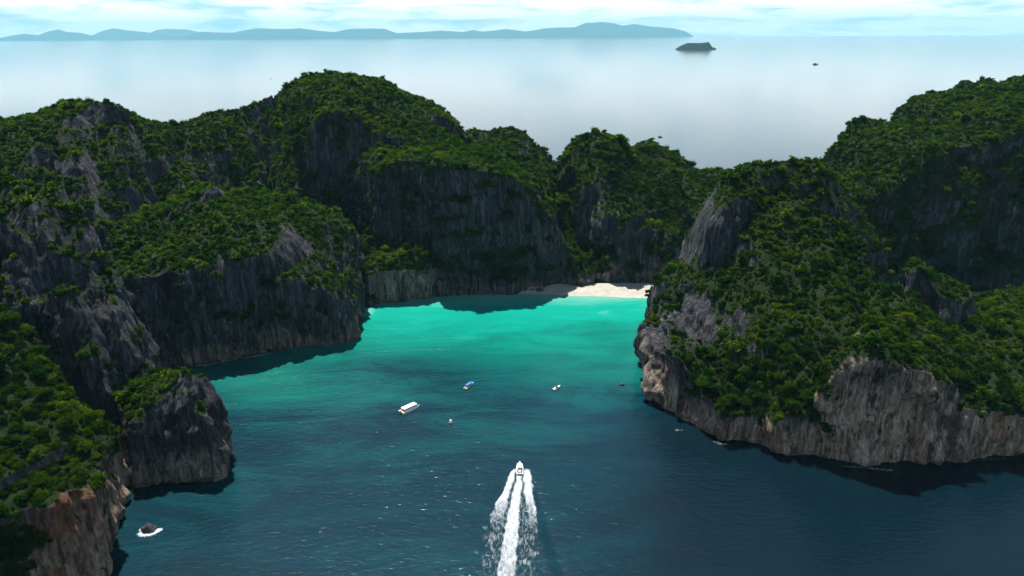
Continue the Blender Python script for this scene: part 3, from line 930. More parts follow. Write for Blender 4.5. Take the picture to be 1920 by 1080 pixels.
def forest(hname, label, spacing=4.4, thr=0.5, big=1.0):
    global TOTAL
    h = HILLS[hname]
    p, q, veg, n = h['p'], h['q'], h['veg'], h['n']
    a, b, c, e = (p[q[:, k]] for k in range(4))
    area = 0.5 * np.linalg.norm(np.cross(c - a, e - b), axis=1)
    cen = (a + b + c + e) / 4
    fn = n[q].mean(1)
    fv = veg[q].mean(1)
    view = CAMP - cen
    dist = np.linalg.norm(view, axis=1)
    face = (fn * view).sum(1) / dist
    X, Y = project(cen)
    dens = smooth(fv, thr - 0.12, thr + 0.2) / spacing ** 2
    dens *= smooth(face, -0.45, -0.15) * 0.9 + 0.1
    dens *= ((X > -160) & (X < 2080) & (Y < 1250)) * 1.0
    dens *= (cen[:, 2] > 4)
    dens *= 0.75 + 0.5 * np.clip(1 - fn[:, 2], 0, 1) * 0.6
    cnt = rng.poisson(area * dens)
    idx = np.repeat(np.arange(len(q)), cnt)
    m = len(idx)
    s, t = rng.random((2, m, 1))
    pos = (a[idx] * (1 - s) + b[idx] * s) * (1 - t) + (e[idx] * (1 - s) + c[idx] * s) * t
    nf = fn[idx]
    size = spacing * 0.54 * rng.lognormal(0, 0.50, m) * big
    size *= 0.62 + 0.38 * smooth(nf[:, 2], 0.05, 0.55)
    size *= 0.7 + 0.3 * smooth(fv[idx], 0.5, 0.9)
    pos = pos + nf * (size * 0.12)[:, None]
    d0 = dist[idx]
    pick = np.where(d0 < 470, 4 + rng.integers(0, 3, m), rng.integers(0, 4, m))
    turn = np.stack([rng.normal(0, 0.16, m), rng.normal(0, 0.16, m), rng.random(m) * 6.28], -1)
    sz = size[:, None] * np.stack([rng.uniform(.85, 1.2, m), rng.uniform(.85, 1.2, m), rng.uniform(.7, 1.25, m) * (0.6 + 0.4 * smooth(nf[:, 2], 0.1, 0.6))], -1)
    me = mesh_np('forest', pos)
    add_attr(me, 'pick', pick, 'INT')
    add_attr(me, 'turn', turn, 'FLOAT_VECTOR')
    add_attr(me, 'size', sz, 'FLOAT_VECTOR')
    o = link('forest', me)
    md = o.modifiers.new('scatter', 'NODES')
    md.node_group = SCATTER
    tag(o, label, 'forest', kind='stuff')
    TOTAL += m
    SAMPLES[hname] = (pos, nf, size, X[idx], Y[idx])


for hn in list(HILLS):
    near = hn.startswith('rock_crag') or hn in ('near_left_cliff', 'sea_stack', 'left_slope', 'right_tower', 'tower_terrace', 'right_shoulder', 'rock_spire')
    lab = HILLS[hn]['obj']['label']
    forest(hn, 'jungle canopy on the ' + lab.split(' with ')[0].split(' rising ')[0], 2.45 if near else 2.4)
print('CANOPY', TOTAL)

# ------------------------------------------------------------------ beach
def sand_material():
    m, t, out = newmat('sand')
    geo = N(t, 'ShaderNodeNewGeometry')
    n = N(t, 'ShaderNodeTexNoise', i_Scale=0.12, i_Detail=8, i_Roughness=0.65)
    t.links.new(geo.outputs['Position'], n.inputs['Vector'])
    r = ramp(t, [(0.3, (0.27, 0.25, 0.215)), (0.55, (0.35, 0.33, 0.285)), (0.75, (0.41, 0.39, 0.345))])
    t.links.new(n.outputs['Fac'], r.inputs[0])
    b = N(t, 'ShaderNodeBsdfPrincipled', i_Roughness=0.95)
    t.links.new(r.outputs[0], b.inputs['Base Color'])
    bp = N(t, 'ShaderNodeBump', i_Strength=0.5, i_Distance=0.6)
    t.links.new(n.outputs['Fac'], bp.inputs['Height'])
    t.links.new(bp.outputs[0], b.inputs['Normal'])
    t.links.new(b.outputs[0], out.inputs[0])
    return m


def build_beach():
    fx = [960, 985, 1012, 1040, 1070, 1100, 1160, 1225, 1300]
    fy = [548.5, 549.5, 551, 552.5, 554, 555, 556.5, 559, 563]
    by = [545, 543, 540, 537, 536, 536, 536, 536, 536]
    nx, ny = 160, 18
    v = np.zeros((ny, nx, 3))
    for i, px in enumerate(np.linspace(fx[0], fx[-1], nx)):
        a = W(px, np.interp(px, fx, fy) + 0.5 * math.sin(px * 0.06) + 0.3 * math.sin(px * 0.017))
        b = W(px, np.interp(px, fx, by))
        for j in range(ny):
            t = j / (ny - 1)
            v[j, i] = (a[0] + (b[0] - a[0]) * t, a[1] - 3 + (b[1] - a[1] + 3) * t, -0.35 + 3.2 * t ** 0.8)
    p = v.reshape(-1, 3)
    p[:, 2] += 0.25 * fbm(p / 7, 3)
    i = np.arange(ny - 1)[:, None] * nx
    j = np.arange(nx - 1)[None, :]
    q = np.stack([i + j, i + j + 1, i + nx + j + 1, i + nx + j], -1).reshape(-1, 4)
    o = link('beach', mesh_np('beach', p, q), sand_material())
    tag(o, 'pale sand beach at the head of the bay', 'beach', kind='structure')


build_beach()


# ------------------------------------------------------------------ far islands
def island_material():
    m, t, out = newmat('island_forest')
    geo = N(t, 'ShaderNodeNewGeometry')
    n = N(t, 'ShaderNodeTexNoise', i_Scale=0.004, i_Detail=8, i_Roughness=0.7)
    t.links.new(geo.outputs['Position'], n.inputs['Vector'])
    r = ramp(t, [(0.35, (0.004, 0.009, 0.006)), (0.55, (0.008, 0.015, 0.009)), (0.78, (0.03, 0.03, 0.03))])
    t.links.new(n.outputs['Fac'], r.inputs[0])
    b = N(t, 'ShaderNodeBsdfDiffuse')
    t.links.new(r.outputs[0], b.inputs['Color'])
    t.links.new(b.outputs[0], out.inputs[0])
    return m


ISLE = island_material()


def far_island(name, label, prof, Y, half, seed):
    px = np.array([a for a, _ in prof], float)
    py = np.array([b for _, b in prof], float)
    n = max(40, int((px[-1] - px[0]) * 0.9))
    xs = np.linspace(px[0], px[-1], n)
    ys = np.interp(xs, px, py)
    rows = [(-1.0, -0.02), (-0.93, 0.10), (-0.8, 0.26), (-0.6, 0.5), (-0.35, 0.76), (-0.12, 0.95), (0, 1.0), (0.3, 0.8), (0.65, 0.4), (1.0, -0.02)]
    v = np.zeros((len(rows), n, 3))
    for i in range(n):
        c = P(xs[i], ys[i], Y)
        z = max(c[2], 1.0)
        taper = 0.25 + 0.75 * min(1, min(i, n - 1 - i) / (0.12 * n))
        for j, (o, h) in enumerate(rows):
            k = 1 + o * half * taper / Y
            v[j, i] = (c[0] * k, Y * k, z * h)
    p = v.reshape(-1, 3)
    sc = half * 0.6
    hz = np.clip(p[:, 2], 0, None)
    p[:, 2] += hz * 0.10 * fbm(p / sc + seed, 4) * np.repeat([0, .6, 1, 1.2, 1, .6, .3, 1, 1, 0], n)
    p[:, 1] += half * 0.10 * fbm(p / sc * 1.3 + seed + 5, 3)
    p[:, 2] = np.where(hz <= 0, -8, np.maximum(p[:, 2], 0.4))
    i = np.arange(len(rows) - 1)[:, None] * n
    j = np.arange(n - 1)[None, :]
    q = np.stack([i + j, i + j + 1, i + n + j + 1, i + n + j], -1).reshape(-1, 4)
    o = link(name, mesh_np(name, p, q), ISLE)
    tag(o, label, 'island', kind='structure')


far_island('far_islands', 'low hazy blue island chain on the horizon at far left',
           [(-120, 70), (-60, 64), (0, 71), (18, 67), (45, 63), (72, 66), (92, 59), (109, 55), (126, 60), (150, 61), (168, 66), (180, 70), (215, 73)], 96000, 4800, 1)
far_island('far_islands', 'hazy blue island humps behind the left chain on the horizon',
           [(150, 73), (172, 67), (190, 58), (214, 53), (240, 57), (272, 60), (300, 64), (340, 72)], 102000, 4800, 2)
far_island('far_islands', 'faintest hazy island hump on the horizon at left',
           [(262, 72), (282, 62), (292, 57), (312, 54), (350, 55), (376, 60), (420, 72)], 110000, 5000, 3)
far_island('far_islands', 'long hazy blue mountain range along the horizon',
           [(338, 73), (352, 66), (378, 59), (415, 61), (440, 61), (458, 57), (480, 53), (510, 54), (545, 54), (562, 53), (600, 58), (628, 60), (655, 54), (700, 53), (722, 54), (744, 62), (790, 60),
            (828, 57), (868, 60), (886, 56), (904, 59), (930, 57), (948, 54), (984, 59), (1000, 57), (1020, 53), (1040, 52), (1078, 51), (1098, 43), (1130, 41), (1150, 43), (1168, 48), (1190, 45), (1222, 50),
            (1262, 53), (1284, 58), (1297, 66), (1300, 69)], 94000, 5500, 4)
far_island('small_island', 'small blue rocky island standing alone on the far sea',
           [(1266, 92.5), (1274, 87), (1284, 82.5), (1291, 80), (1294, 80.5), (1312, 81), (1320, 80), (1329, 79), (1331, 82), (1335, 88), (1339, 89.5), (1341, 89), (1343, 92.5)], W(1303, 92.5)[1], 300, 5)

# ------------------------------------------------------------------ boulders and shore foam
WETROCK = plain('wet_rock', (0.035, 0.034, 0.034), 0.55, var=0.5, scale=0.4)


def boulder(label, px, py, size, seed, peak=0.0, z=0.0):
    r = np.random.default_rng(seed)
    nu, nv = 28, 16
    th = np.linspace(0, 2 * math.pi, nu, endpoint=False)
    ph = np.linspace(-0.5 * math.pi, 0.5 * math.pi, nv)
    T, Q = np.meshgrid(th, ph)
    v = np.stack([np.cos(Q) * np.cos(T), np.cos(Q) * np.sin(T), np.sin(Q)], -1).reshape(-1, 3)
    n = fbm(v * 1.3 + seed * 3.1, 4)
    v = v * (1 + 0.75 * n)[:, None]
    v = np.sign(v) * np.abs(v) ** 0.85
    v[:, 2] += peak * np.clip(1 - np.hypot(v[:, 0], v[:, 1]) * 1.3, 0, 1)
    v *= np.array(size) / 2
    i = np.arange(nv - 1)[:, None] * nu
    j = np.arange(nu)[None, :]
    q = np.stack([i + j, i + (j + 1) % nu, i + nu + (j + 1) % nu, i + nu + j], -1).reshape(-1, 4)
    o = link('boulder', mesh_np('boulder', v, q), WETROCK)
    o.location = (*W(px, py), z)
    tag(o, label, 'boulder', 'rocks along the shore')


boulder('pointed black rock awash in white foam near the left cliff', 280, 994, (7.5, 6, 5), 3, 0.7)
boulder('small black rock in the water beside the right tower', 1166, 722, (3.6, 3.0, 2.6), 4, 0.3)
boulder('large dark boulder on the left end of the beach', 1012, 546.5, (8.5, 6, 5.5), 5, 0.2, 0.8)
boulder('small dark rock behind the large beach boulder', 1020, 541.5, (3.4, 3, 2.4), 6, 0.2, 1.8)
boulder('low black rock at the tip of the left headland', 668, 634, (7, 4, 3), 7, 0.1)
boulder('brown rock at the foot of the cliff beside the beach', 997, 546, (4.5, 3.5, 3.4), 8, 0.2, 0.6)


def foam_material(name, scale, lo, hi, stretch=(1, 1, 1), rot=0):
    m, t, out = newmat(name)
    geo = N(t, 'ShaderNodeNewGeometry')
    q = N(t, 'ShaderNodeMapping')
    q.inputs['Scale'].default_value = stretch
    q.inputs['Rotation'].default_value = (0, 0, math.radians(rot))
    t.links.new(geo.outputs['Position'], q.inputs['Vector'])
    n = N(t, 'ShaderNodeTexNoise', i_Scale=scale, i_Detail=7, i_Roughness=0.68, i_Distortion=0.7)
    t.links.new(q.outputs[0], n.inputs['Vector'])
    a = N(t, 'ShaderNodeAttribute', attribute_name='foam').outputs['Fac']
    k = N(t, 'ShaderNodeMath', operation='MULTIPLY_ADD', i_1=2.2)
    t.links.new(n.outputs['Fac'], k.inputs[0])
    k1 = N(t, 'ShaderNodeMath', operation='SUBTRACT', i_1=1.1)
    t.links.new(a, k1.inputs[0])
    t.links.new(k1.outputs[0], k.inputs[2])
    r = ramp(t, [(lo, 0.0), (hi, 1.0)])
    t.links.new(k.outputs[0], r.inputs[0])
    k3 = N(t, 'ShaderNodeMath', operation='MULTIPLY')
    cut = ramp(t, [(0.02, 0.0), (0.15, 1.0)])
    t.links.new(a, cut.inputs[0])
    t.links.new(r.outputs[0], k3.inputs[0])
    t.links.new(cut.outputs[0], k3.inputs[1])
    d = N(t, 'ShaderNodeBsdfDiffuse')
    d.inputs[0].default_value = (0.40, 0.44, 0.47, 1)
    tr = N(t, 'ShaderNodeBsdfTransparent')
    bp = N(t, 'ShaderNodeBump', i_Strength=0.8, i_Distance=0.66)
    t.links.new(n.outputs['Fac'], bp.inputs['Height'])
    t.links.new(bp.outputs[0], d.inputs['Normal'])
    mx = N(t, 'ShaderNodeMixShader')
    t.links.new(k3.outputs[0], mx.inputs[0])
    t.links.new(tr.outputs[0], mx.inputs[1])
    t.links.new(d.outputs[0], mx.inputs[2])
    t.links.new(mx.outputs[0], out.inputs[0])
    return m


FOAM = foam_material('foam', 0.6, 0.36, 0.85)


def foam_patch(label, pts, amount=0.5, z=0.12):
    """a ragged raft of foam along a run of water pixels; pts: (px, py, half width in metres)"""
    a = np.array([(*W(x, y), h) for x, y, h in pts])
    n = 14 * len(a)
    t = np.linspace(0, len(a) - 1, n)
    c = np.stack([np.interp(t, np.arange(len(a)), a[:, k]) for k in range(3)], -1)
    tg = np.gradient(c[:, :2], axis=0)
    tg /= np.linalg.norm(tg, axis=1)[:, None] + 1e-9
    nr = np.stack([-tg[:, 1], tg[:, 0]], -1)
    m = 9
    v, fo = [], []
    for k in np.linspace(-1, 1, m):
        pos = c[:, :2] + nr * (c[:, 2] * k)[:, None]
        v.append(np.column_stack([pos, np.full(n, z)]))
        e = np.minimum(np.arange(n), n - 1 - np.arange(n)) / (0.18 * n)
        fo.append(amount * (1 - abs(k) ** 2) * np.clip(e, 0, 1))
    v = np.vstack(v)
    v[:, 2] += 0.15 * np.abs(fbm(v / 2.0, 2))
    i = np.arange(m - 1)[:, None] * n
    j = np.arange(n - 1)[None, :]
    q = np.stack([i + j, i + j + 1, i + n + j + 1, i + n + j], -1).reshape(-1, 4)
    me = mesh_np('foam', v, q)
    add_attr(me, 'foam', np.concatenate(fo))
    tag(link('foam', me, FOAM), label, 'foam', kind='stuff')


foam_patch('foam around the pointed black rock', [(256, 998, 2), (268, 1001, 3.5), (282, 1002, 3), (298, 994, 2.5), (304, 988, 1)], 1.0)
foam_patch('foam on the left side of the pointed rock', [(262, 990, 1), (268, 996, 2.5), (276, 1002, 2)], 0.9)
foam_patch('thin foam line under the left headland', [(300, 692, 0.8), (330, 690, 1.2), (385, 685, 2.0), (400, 682, 1.6), (440, 675, 1.0), (480, 668, 1.4), (515, 661, 1.6), (542, 655, 0.8)], 0.70)
foam_patch('foam patch under the low cliff of the right tower', [(1262, 804, 1), (1270, 807, 2), (1282, 807, 1)], 0.42)
foam_patch('foam patch beside the right tower base', [(1330, 826, 1), (1345, 830, 3), (1362, 833, 2.0), (1370, 832, 1)], 0.42)
foam_patch('foam line under the tan cliff', [(1560, 874, 0.8), (1590, 875, 1), (1625, 877, 0.8), (1645, 880, 2.2), (1668, 882, 2.6), (1690, 877, 1.2)], 0.52)
foam_patch('thin foam line at the right end of the tan cliff', [(1735, 876, 0.6), (1770, 870, 0.9), (1830, 864, 0.8), (1880, 860, 1.2), (1900, 858, 0.6)], 0.42)
foam_patch('foam at the foot of the pillar', [(235, 925, 0.6), (232, 950, 1.4), (220, 975, 1.4), (210, 990, 0.8)], 0.36)
foam_patch('long faint ripple of foam across the bay', [(640, 665, 0.7), (700, 660, 1.4), (760, 657, 1.8), (830, 655, 1.6), (900, 655, 0.8)], 0.30)
foam_patch('faint ripple of foam in the turquoise water', [(760, 637, 0.7), (830, 634, 1.5), (900, 633, 1.5), (990, 632, 0.8)], 0.28)
foam_patch('foam line along the beach edge', [(985, 550.5, 0.5), (1040, 555, 0.8), (1070, 557.5, 1.0), (1100, 559.5, 1.0), (1160, 561.5, 1.0), (1222, 564, 1.0)], 0.52, 0.18)


# ------------------------------------------------------------------ speedboat wake
def build_wake():
    x0, x1, y0, y1 = -62, 48, 250, 386
    nx, ny = 240, 300
    X, Y = np.meshgrid(np.linspace(x0, x1, nx), np.linspace(y0, y1, ny))
    x, y = X.ravel(), Y.ravel()
    px, py = project(np.stack([x, y, 0 * x], -1))
    n1 = fbm(np.stack([x / 7, y / 7, 0 * x], -1), 4)
    n2 = fbm(np.stack([x / 2.2, y / 5, 0 * x + 4], -1), 3)

    def band(l, r, soft):
        l = l + n1 * soft * 1.1
        r = r + n1 * soft * 1.1
        return smooth(px, l - soft * 0.5, l + soft * 0.6) * (1 - smooth(px, r - soft * 0.6, r + soft * 0.5))
    # churned track straight behind the engines
    yy = [888, 905, 930, 970, 1020, 1080, 1160]
    cl = np.interp(py, yy, [970, 966, 960, 951, 942, 931, 916])
    crr = np.interp(py, yy, [980, 980, 977, 974, 970, 965, 958])
    core = band(cl, crr, 4) * np.interp(py, [888, 900, 960, 1010, 1080, 1160], [1.0, 1.0, 0.95, 0.80, 0.64, 0.5])
    # spray thrown out to both sides
    ly = [876, 884, 900, 920, 945, 965, 985, 1010]
    left = band(np.interp(py, ly, [966, 958, 950, 944, 930, 920, 918, 914]), np.interp(py, ly, [969, 968, 964, 958, 951, 946, 940, 936]), 4)
    left = left * np.interp(py, [876, 884, 925, 955, 975, 990, 1010], [0, 1.0, 0.95, 0.60, 0.34, 0.1, 0])
    right = band(np.interp(py, ly, [981, 982, 982, 983, 986, 990, 992, 994]), np.interp(py, ly, [986, 993, 998, 998, 1003, 1007, 1006, 1004]), 4)
    right = right * np.interp(py, [876, 884, 925, 955, 975, 990, 1010], [0, 1.0, 0.92, 0.5, 0.38, 0.1, 0])
    thin = 0.16 * band(np.interp(py, [900, 1000, 1160], [950, 916, 880]), np.interp(py, [900, 1000, 1160], [1000, 1005, 1010]), 10) * smooth(py, 888, 915) * (1 - 0.5 * smooth(py, 1000, 1100))
    spots = 0
    for bx, by, rx, ry, a in ((924, 1008, 14, 9, .34), (984, 1008, 12, 8, .32), (984, 1054, 16, 7, .36), (1004, 1038, 5, 4, .4), (908, 990, 5, 4, .3), (893, 1037, 4, 3, .4), (918, 1060, 10, 8, .2), (1006, 994, 3, 6, .3)):
        spots = spots + a * np.exp(-((px - bx) / rx) ** 2 - ((py - by) / ry) ** 2)
    f = np.maximum(np.maximum(core, np.maximum(left, right)), np.maximum(thin, spots)) + 0.10 * n2 * (core > 0.05)
    z = wake_height(x, y) + 0.10 + 0.55 * np.maximum(left, right) * smooth(py, 878, 890) * (1 - smooth(py, 910, 950)) + 0.35 * core * np.abs(n2) + 0.25 * np.abs(n1) * f
    i = np.arange(ny - 1)[:, None] * nx
    j = np.arange(nx - 1)[None, :]
    q = np.stack([i + j, i + j + 1, i + nx + j + 1, i + nx + j], -1).reshape(-1, 4)
    f = np.clip(f, 0, 1)
    keep = f[q].max(1) > 0.02
    q = q[keep]
    used, inv = np.unique(q, return_inverse=True)
    me = mesh_np('wake', np.stack([x, y, z], -1)[used], inv.reshape(-1, 4))
    add_attr(me, 'foam', f[used])
    o = link('wake', me, foam_material('wake_foam', 0.5, 0.12, 1.15, (1.4, 0.45, 1), 8))
    tag(o, 'white foaming wake trailing behind the moving speedboat', 'wake', kind='stuff')


build_wake()

# ------------------------------------------------------------------ boats
WHITE = plain('white_gelcoat', (0.80, 0.80, 0.78), 0.3, var=0.06, coat=0.3)
DECK = plain('deck_grey', (0.55, 0.55, 0.53), 0.7, var=0.12)
GLASS = plain('dark_glass', (0.012, 0.014, 0.018), 0.12)
BLUE = plain('blue_canvas', (0.015, 0.12, 0.42), 0.7, var=0.15)
NAVY = plain('navy_paint', (0.02, 0.03, 0.06), 0.5)
DARK = plain('dark_canvas', (0.015, 0.017, 0.02), 0.8, var=0.2)
RED = plain('red_paint', (0.30, 0.035, 0.03), 0.5)
TEAK = plain('tan_deck', (0.38, 0.27, 0.17), 0.7, var=0.2)
STEEL = plain('steel', (0.5, 0.5, 0.5), 0.3, 0.9)
WOOD = plain('dark_wood', (0.07, 0.05, 0.035), 0.7, var=0.3)


class MB:
    def __init__(self): self.v, self.f = [], []

    def box(self, c, s, tx=1.0, ty=1.0, sx=0.0):
        """box, top face scaled by tx, ty and shifted by sx along x"""
        b = len(self.v)
        x, y, z = (k / 2 for k in s)
        for zz, kx, ky, sh in ((-z, 1, 1, 0), (z, tx, ty, sx)):
            for a, e in ((-1, -1), (1, -1), (1, 1), (-1, 1)):
                self.v.append((c[0] + a * x * kx + sh, c[1] + e * y * ky, c[2] + zz))
        for q in ((3, 2, 1, 0), (4, 5, 6, 7), (0, 1, 5, 4), (1, 2, 6, 5), (2, 3, 7, 6), (3, 0, 4, 7)):
            self.f.append([b + k for k in q])
        return self

    def loft(self, secs, cap=True):
        n = len(secs[0])
        b = len(self.v)
        for s in secs: self.v += [tuple(p) for p in s]
        for i in range(len(secs) - 1):
            for j in range(n):
                k = (j + 1) % n
                self.f.append([b + i * n + j, b + i * n + k, b + (i + 1) * n + k, b + (i + 1) * n + j])
        if cap:
            self.f.append([b + j for j in range(n)][::-1])
            self.f.append([b + (len(secs) - 1) * n + j for j in range(n)])
        return self

    def tube(self, a, c, r, n=6):
        a, c = Vector(a), Vector(c)
        d = (c - a).normalized()
        u = d.orthogonal().normalized()
        w_ = d.cross(u)
        return self.loft([[p + (u * math.cos(k * 6.2832 / n) + w_ * math.sin(k * 6.2832 / n)) * r for k in range(n)] for p in (a, c)])

    def build(self, name, mat, parent=None, bevel=0.0):
        me = bpy.data.meshes.new(name)
        me.from_pydata([tuple(p) for p in self.v], [], self.f)
        me.update()
        o = link(name, me, mat, parent)
        if bevel:
            m = o.modifiers.new('bevel', 'BEVEL')
            m.width = bevel
            m.segments = 2
            m.limit_method = 'ANGLE'
        return o


def hull_sections(L, Bm, free=1.0, draft=0.4, bow=1.35, stern=0.9, fine=2.4, n=14, y0=0.0, flat=0.75):
    """x runs aft (-L/2) to bow (+L/2); closed section: keel, chine, sheer on each side"""
    out = []
    for i in range(n):
        t = i / (n - 1)
        x = -L / 2 + L * t
        w_ = Bm / 2 * (stern + (1 - stern) * min(1, t * 3)) * (1 - max(0, (t - 0.4) / 0.6) ** fine)
        w_ = max(w_, 0.03)
        sh = free * (1 + (bow - 1) * t ** 2)
        kz = -draft * (1 - max(0, (t - 0.7) / 0.3) ** 2) + max(0, (t - 0.75) / 0.25) ** 2 * free * 0.5
        out.append([(x, y0, kz), (x, y0 + w_ * flat, kz * 0.3 + sh * 0.1), (x, y0 + w_, sh), (x, y0 + w_ * 0.86, sh + 0.06),
                    (x, y0, sh + 0.04), (x, y0 - w_ * 0.86, sh + 0.06), (x, y0 - w_, sh), (x, y0 - w_ * flat, kz * 0.3 + sh * 0.1)])
    return out


def boat_root(name, label, stern, bow, group=None, z=0.0):
    a, b = np.array(W(*stern)), np.array(W(*bow))
    o = bpy.data.objects.new(name, None)
    COL.objects.link(o)
    c = (a + b) / 2
    o.location = (c[0], c[1], z)
    o.rotation_euler = (0, 0, math.atan2(b[1] - a[1], b[0] - a[0]))
    o.empty_display_size = 2
    tag(o, label, 'boat', group)
    return o, float(np.linalg.norm(b - a))


def engines(root, L, n, gap, mat, h=1.1):
    for k in range(n):
        y = (k - (n - 1) / 2) * gap
        MB().box((-L / 2 - 0.35, y, h), (0.75, 0.5, 0.65), 0.75, 0.8).box((-L / 2 - 0.30, y, h - 0.75), (0.3, 0.22, 0.9)).build('outboard_engine', mat, root, 0.06)


def speedboat():
    r, L = boat_root('speedboat', 'white speedboat racing into the bay ahead of its wake', (974.5, 892), (974.5, 869.5))
    L = 12.6
    hl = MB().loft(hull_sections(L, 4.3, 1.35, 0.5, 1.4, 0.92, 2.6)).build('hull', WHITE, r)
    MB().box((-0.2, 0, 1.44), (8.8, 3.1, 0.10)).build('deck', DECK, r)
    MB().box((4.3, 0, 1.86), (1.6, 1.5, 0.10), 0.9, 0.85).build('hatch', GLASS, r, 0.03)
    MB().box((2.6, 0, 1.95), (2.2, 2.5, 0.9), 0.55, 0.8, -0.4).build('windscreen', GLASS, r, 0.05)
    ro = MB().box((-0.1, 0, 3.15), (4.6, 3.2, 0.18), 0.96, 0.92).build('hardtop', WHITE, r, 0.06)
    MB().box((0.9, 0, 3.27), (0.35, 2.6, 0.06)).box((-0.6, 0, 3.27), (0.35, 2.6, 0.06)).build('roof_stripe', NAVY, ro)
    for x in (1.9, -2.0):
        for y in (-1.45, 1.45):
            MB().tube((x, y, 1.45), (x * 0.96, y * 0.95, 3.10), 0.07).build('roof_post', STEEL, r)
    MB().box((-4.1, 0, 1.62), (2.7, 3.3, 0.30)).build('cockpit_well', NAVY, r)
    MB().box((-4.1, 0, 1.86), (1.5, 1.8, 0.24), 0.9, 0.9).build('sun_pad', WHITE, r, 0.05)
    for x in (-1.4, 0.2):
        for y in (-1.0, 1.0):
            MB().box((x, y, 1.75), (0.7, 0.7, 0.5)).box((x - 0.32, y, 2.1), (0.12, 0.7, 0.6)).build('seat', WHITE, r, 0.04)
    engines(r, L, 3, 0.95, DARK, 1.25)


def catamaran():
    r, L = boat_root('catamaran', 'white twin hulled catamaran with a black window band', (753, 775), (782, 762))
    L = 15.5
    for y in (-1.75, 1.75):
        MB().loft(hull_sections(L, 1.9, 1.5, 0.5, 1.15, 0.95, 3.0, y0=y, flat=0.85)).build('hull', WHITE, r)
    MB().box((0.6, 0, 1.35), (L - 2.6, 3.6, 0.5), 0.98, 1.0).build('bridge_deck', WHITE, r)
    MB().box((-6.2, 0, 1.68), (2.4, 4.2, 0.12)).build('aft_deck', TEAK, r)
    MB().box((0.4, 0, 2.05), (11.2, 4.5, 0.9), 0.98, 0.97).build('cabin', WHITE, r, 0.1)
    MB().box((0.5, 0, 2.82), (10.6, 4.40, 0.70), 0.95, 0.93, -0.1).build('window_band', GLASS, r)
    MB().box((-0.1, 0, 3.32), (11.8, 4.5, 0.32), 0.95, 0.88).build('roof', WHITE, r, 0.14)
    MB().box((5.9, 0, 2.1), (1.4, 4.0, 0.9), 0.4, 0.9, -0.3).build('foredeck', WHITE, r, 0.1)
    MB().box((-5.25, 0, 2.35), (0.10, 2.2, 1.3)).build('doorway', GLASS, r)
    for y in (-2.0, 2.0):
        MB().tube((-5.6, y, 1.7), (-5.6, y * 0.95, 3.2), 0.08).build('roof_post', STEEL, r)
    engines(r, L, 2, 3.4, DARK, 1.2)


def canopy_boat():
    r, L = boat_root('tour_boat', 'white tour boat under a bright blue canopy', (870, 731.5), (889, 719))
    L = 11.5
    MB().loft(hull_sections(L, 3.0, 1.1, 0.4, 1.45, 0.9, 2.4)).build('hull', WHITE, r)
    MB().box((-0.6, 0, 1.2), (7.6, 2.2, 0.1)).build('deck', DECK, r)
    MB().box((-0.1, 0, 2.75), (6.6, 2.9, 0.22), 0.97, 0.8).build('canopy', BLUE, r, 0.08)
    for x in (-3.1, -1.0, 1.0, 3.0):
        for y in (-1.25, 1.25):
            MB().tube((x, y, 1.15), (x, y, 2.7), 0.05).build('canopy_post', STEEL, r)
    for x in (-2.4, -1.2, 0.0, 1.2):
        MB().box((x, 0, 1.45), (0.5, 2.2, 0.45)).build('bench', NAVY, r)
    MB().box((3.3, 0, 1.75), (0.9, 1.8, 0.8), 0.6, 0.85, -0.2).build('windscreen', GLASS, r)
    MB().box((-4.6, 0, 1.28), (1.4, 2.0, 0.2)).build('stern_locker', RED, r)
    engines(r, L, 2, 0.9, DARK, 1.05)


def small_boat():
    r, L = boat_root('motorboat', 'small pale motorboat with a dark canopy near the right tower', (1037, 732), (1051, 724))
    L = 8.4
    MB().loft(hull_sections(L, 2.6, 0.85, 0.3, 1.4, 0.9, 2.2)).build('hull', WHITE, r)
    MB().box((-0.4, 0, 0.94), (5.4, 1.8, 0.1)).build('deck', DARK, r)
    MB().box((-0.5, 0, 2.35), (2.6, 2.0, 0.14), 0.95, 0.85).build('canopy', DARK, r, 0.05)
    for x in (-1.6, 0.6):
        for y in (-0.85, 0.85):
            MB().tube((x, y, 0.9), (x, y, 2.3), 0.045).build('canopy_post', STEEL, r)
    MB().box((0.2, 0, 1.35), (0.8, 0.9, 0.8), 0.8, 0.9).build('console', NAVY, r)
    MB().box((-2.2, 0, 1.15), (0.7, 1.6, 0.4)).build('bench', WHITE, r)
    engines(r, L, 1, 0.9, DARK, 0.95)


def dinghy():
    r, L = boat_root('dinghy', 'tiny dark red dinghy with a white cover seen end on', (845, 796), (845, 788))
    L = 4.6
    MB().loft(hull_sections(L, 2.2, 0.7, 0.25, 1.4, 0.9, 2.2)).build('hull', RED, r)
    MB().box((-0.2, 0, 0.8), (3.0, 1.4, 0.1)).build('deck', NAVY, r)
    MB().box((0.6, 0, 1.25), (1.7, 1.3, 0.7), 0.7, 0.7).build('cover', WHITE, r, 0.15)
    engines(r, L, 1, 0.8, NAVY, 0.8)


def far_boat(label, px, py, L, turn, wide=0.26):
    r, _ = boat_root('distant_boat', label, (px - 4, py), (px + 4, py + turn), 'boats out at sea')
    MB().loft(hull_sections(L, L * wide, L * 0.10, 0.4, 1.5, 0.85, 2.2)).build('hull', WOOD, r)
    MB().box((-L * 0.12, 0, L * 0.17), (L * 0.36, L * wide * 0.7, L * 0.13), 0.85, 0.8).build('cabin', NAVY, r)
    MB().box((-L * 0.10, 0, L * 0.25), (L * 0.44, L * wide * 0.85, L * 0.025)).build('roof', WOOD, r)
    MB().tube((L * 0.2, 0, L * 0.1), (L * 0.2, 0, L * 0.38), L * 0.012).build('mast', WOOD, r)


